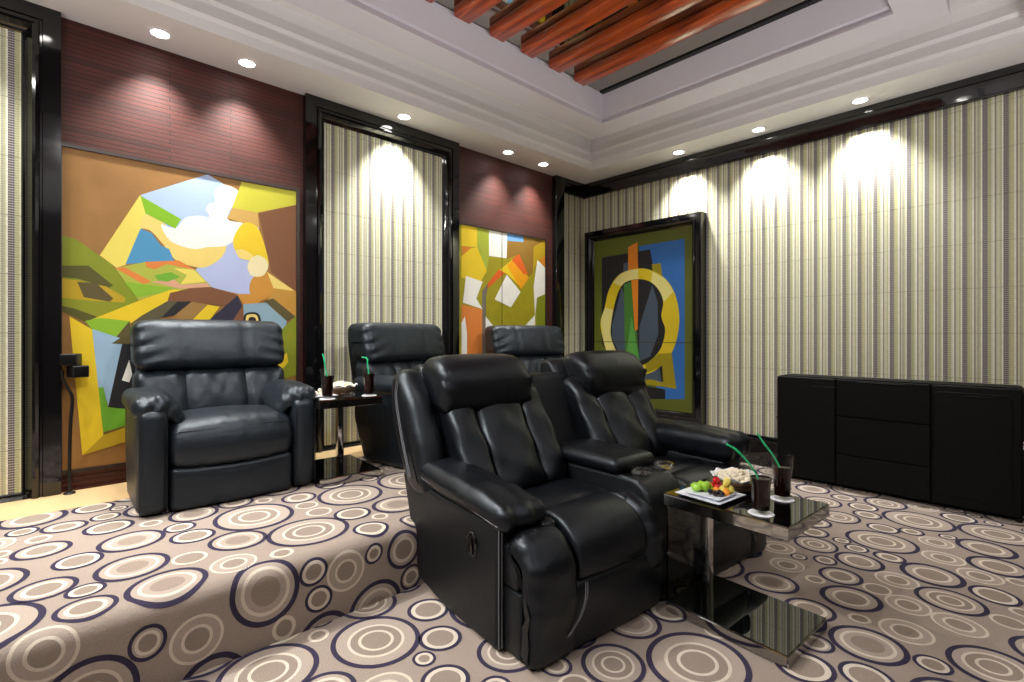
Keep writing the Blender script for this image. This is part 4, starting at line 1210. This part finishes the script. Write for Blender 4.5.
def make_ashtray(loc, label, r=0.047):
    t = thing('ashtray', label, 'ashtray', loc, 0, 'small clear glass ashtrays')
    bm = bmesh.new(); n = 36
    prof = [(0.0, 0.0), (0.82, 0.0), (0.95, 0.006), (1.0, 0.022), (0.97, 0.027), (0.80, 0.027), (0.70, 0.020), (0.62, 0.009), (0.0, 0.008)]
    rings = []
    for f, z in prof:
        if f == 0: rings.append([bm.verts.new((0, 0, z))]); continue
        ring = []
        for j in range(n):
            q = 2 * PI * j / n
            notch = 0.010 * max(0, math.cos(2 * q)) ** 8 if z > 0.018 else 0
            fac = 1 + (0.035 if j % 2 else -0.01) * (1 if f > 0.8 else 0)
            ring.append(bm.verts.new((r * f * fac * math.cos(q), r * f * fac * math.sin(q), z - notch)))
        rings.append(ring)
    for A, B in zip(rings, rings[1:]):
        for j in range(n):
            k = (j + 1) % n
            if len(A) == 1: bm.faces.new((A[0], B[j], B[k]))
            elif len(B) == 1: bm.faces.new((A[j], A[k], B[0]))
            else: bm.faces.new((A[j], A[k], B[k], B[j]))
    obj('bowl', bm, M['cut_glass'], t, smooth=False)
    return t
def on_sofa(x, y, z):
    a = sofa.rotation_euler[2]
    return Vector((sofa.location.x + x * math.cos(a) - y * math.sin(a), sofa.location.y + x * math.sin(a) + y * math.cos(a), z))
make_ashtray(on_sofa(0.0, 0.845, 0.5365), 'clear glass ashtray on the sofa console, nearer the front seat')
make_ashtray(on_sofa(0.0, 1.025, 0.536), 'clear glass ashtray on the sofa console, nearer the rear seat')
make_ashtray(on_table(TA, RA, 0.43, 0.195), 'clear glass ashtray between the two glasses on the raised table', 0.040)

# fruit plates
def make_plate(loc, rz, label, w, d):
    t = thing('plate', label, 'plate', loc, rz, 'white fruit plates')
    bm = bmesh.new()
    def rect(e, z): return [bm.verts.new((sx * (w - e), sy * (d - e), z)) for sx, sy in ((-1, -1), (1, -1), (1, 1), (-1, 1))]
    seq = [rect(0.020, 0.0), rect(0.0, 0.012), rect(0.0005, 0.0145), rect(0.018, 0.010), rect(0.022, 0.0065)]
    bm.faces.new(list(reversed(seq[0])))
    for A, B in zip(seq, seq[1:]):
        for j in range(4): bm.faces.new((A[j], A[(j + 1) % 4], B[(j + 1) % 4], B[j]))
    bm.faces.new(seq[-1])
    obj('dish', bm, M['porcelain'], t, smooth=False)
    return t
FR = {'melon': plain('green_melon', rgb(150, 200, 60), 0.3), 'cherry': plain('red_cherry', rgb(190, 16, 30), 0.15), 'orange': plain('orange_flesh', rgb(236, 150, 40), 0.35),
      'grape': plain('black_grape', rgb(34, 28, 34), 0.2), 'pine': plain('pineapple_yellow', rgb(220, 200, 90), 0.4), 'stem': plain('green_stem', rgb(90, 120, 50), 0.5),
      'straw': plain('strawberry_pink', rgb(214, 70, 66), 0.35), 'apple': plain('apple_white', rgb(240, 226, 206), 0.4)}
def fruit(name, c, s, mat, label, cat, group, seed, amp=0.08, stem=False):
    s = tuple(0.9 * x for x in s)
    if not stem:
        bm = bmesh.new(); blob(bm, (0, 0, 0), s, seed, amp)
        o = obj(name, bm, FR[mat]); o.location = c
        tag(o, label, cat, group)
    else:
        o = thing(name, label, cat, c, 0, group)
        bm = bmesh.new(); blob(bm, (0, 0, 0), s, seed, 0.03); obj('flesh', bm, FR[mat], o)
        bm = bmesh.new(); tube(bm, [(0, 0, s[2] * 0.9), (0.002, 0.002, s[2] + 0.01), (0.006, 0.002, s[2] + 0.018)], 0.0011, 5); obj('stem', bm, FR['stem'], o)
pb = on_table(TB, RB, 0.150, 0.100); pr = RB - math.radians(2)
make_plate(pb + Vector((0, 0, 0)), pr, 'larger square white plate on the low glass table, underneath the smaller plate', 0.102, 0.102)
make_plate(pb + Vector((0.004 , 0.002, 0.0075)), pr + 0.06, 'smaller square white plate stacked on the larger plate, holding the fruit', 0.078, 0.078)
def on_plate(u, v, z):
    u *= 0.84; v *= 0.84; z = z * 0.92 + 0.0085
    return Vector((pb.x + u * math.cos(pr) - v * math.sin(pr), pb.y + u * math.sin(pr) + v * math.cos(pr), pb.z + z))
rnd = random.Random(9)
for i, (u, v) in enumerate(((-0.062, 0.03), (-0.045, 0.0), (-0.072, -0.002), (-0.035, 0.035), (-0.055, -0.028), (-0.028, 0.008))):
    fruit('melon_piece', on_plate(u, v, 0.024 + 0.005 * (i % 2)), (0.0270, 0.0216, 0.0175), 'melon', 'light green melon piece at the left of the square plate', 'melon piece', 'green melon pieces on the square plate', 40 + i, 0.15)
for i, (u, v, z) in enumerate(((-0.024, 0.062, 0.0255), (0.010, 0.050, 0.0255), (0.006, 0.084, 0.0255), (-0.003, 0.064, 0.054))):
    fruit('cherry', on_plate(u, v, z), (0.0182, 0.0182, 0.0175), 'cherry', 'red cherry in the small pile at the back of the square plate', 'cherry', 'red cherries on the square plate', 60 + i, 0.03, True)
for i, (u, v, z) in enumerate(((0.046, 0.045, 0.028), (0.074, 0.062, 0.028), (0.060, 0.052, 0.060))):
    fruit('pineapple_piece', on_plate(u, v, z), (0.0189, 0.0162, 0.0230), 'pine', 'yellow pineapple piece at the right of the square plate', 'pineapple piece', 'pineapple pieces on the square plate', 70 + i, 0.18)
for i, (u, v, z) in enumerate(((0.022, 0.018, 0.022), (0.075, 0.022, 0.022))):
    fruit('orange_piece', on_plate(u, v, z), (0.0216, 0.0149, 0.0149), 'orange', 'orange fruit piece among the black grapes on the square plate', 'orange piece', 'orange pieces on the square plate', 80 + i, 0.1)
for i, (u, v, z) in enumerate(((0.012, -0.018, 0.020), (0.042, -0.024, 0.020), (0.046, 0.008, 0.020), (0.068, -0.010, 0.020))):
    fruit('grape', on_plate(u, v, z), (0.0149, 0.0121, 0.0128), 'grape', 'black grape at the front of the square plate', 'grape', 'black grapes on the square plate', 90 + i, 0.03)
pa = on_table(TA, RA, 0.33, 0.073)
make_plate(pa, RA, 'square white fruit plate on the raised glass table', 0.085, 0.070)
for i, (u, v, z) in enumerate(((-0.03, -0.03, 0.020), (0.0, -0.035, 0.020), (0.03, -0.02, 0.020), (0.005, -0.015, 0.042), (-0.02, 0.0, 0.022))):
    fruit('apple_piece', pa + Vector((u, v, z)), (0.019, 0.016, 0.013), 'apple', 'pale apple piece on the plate of the raised table', 'apple piece', 'apple pieces on the raised table', 110 + i, 0.14)
for i, (u, v, z) in enumerate(((0.04, 0.025, 0.021), (0.01, 0.03, 0.021), (0.03, 0.045, 0.021))):
    fruit('strawberry', pa + Vector((u, v, z)), (0.014, 0.014, 0.015), 'straw', 'red strawberry on the plate of the raised table', 'strawberry', 'strawberries on the raised table', 120 + i, 0.08, True)
# ------------------------------------------------------------------ camera, world, view
cam = bpy.data.cameras.new('camera'); co = bpy.data.objects.new('camera', cam); C.objects.link(co)
cam.sensor_fit = 'HORIZONTAL'; cam.sensor_width = 36.0
cam.lens = 500.0 / 1024.0 * 36.0
cam.shift_y = -6.0 / 1024.0
cam.clip_start = 0.02
co.location = (0, 0, 1.2); co.rotation_euler = (PI / 2, 0, math.radians(46.75))
sc = bpy.context.scene
sc.camera = co
w = bpy.data.worlds.new('world'); sc.world = w; w.use_nodes = True
w.node_tree.nodes['Background'].inputs[0].default_value = (0.5, 0.5, 0.55, 1)
w.node_tree.nodes['Background'].inputs[1].default_value = 0.1
vs = sc.view_settings
vs.view_transform = 'Standard'; vs.look = 'None'; vs.gamma = 1.0; vs.use_curve_mapping = False
vs.exposure = 0.8
sc.cycles.max_bounces = 8; sc.cycles.transparent_max_bounces = 8
sc.cycles.sample_clamp_indirect = 6.0
sc.cycles.caustics_reflective = False; sc.cycles.caustics_refractive = False
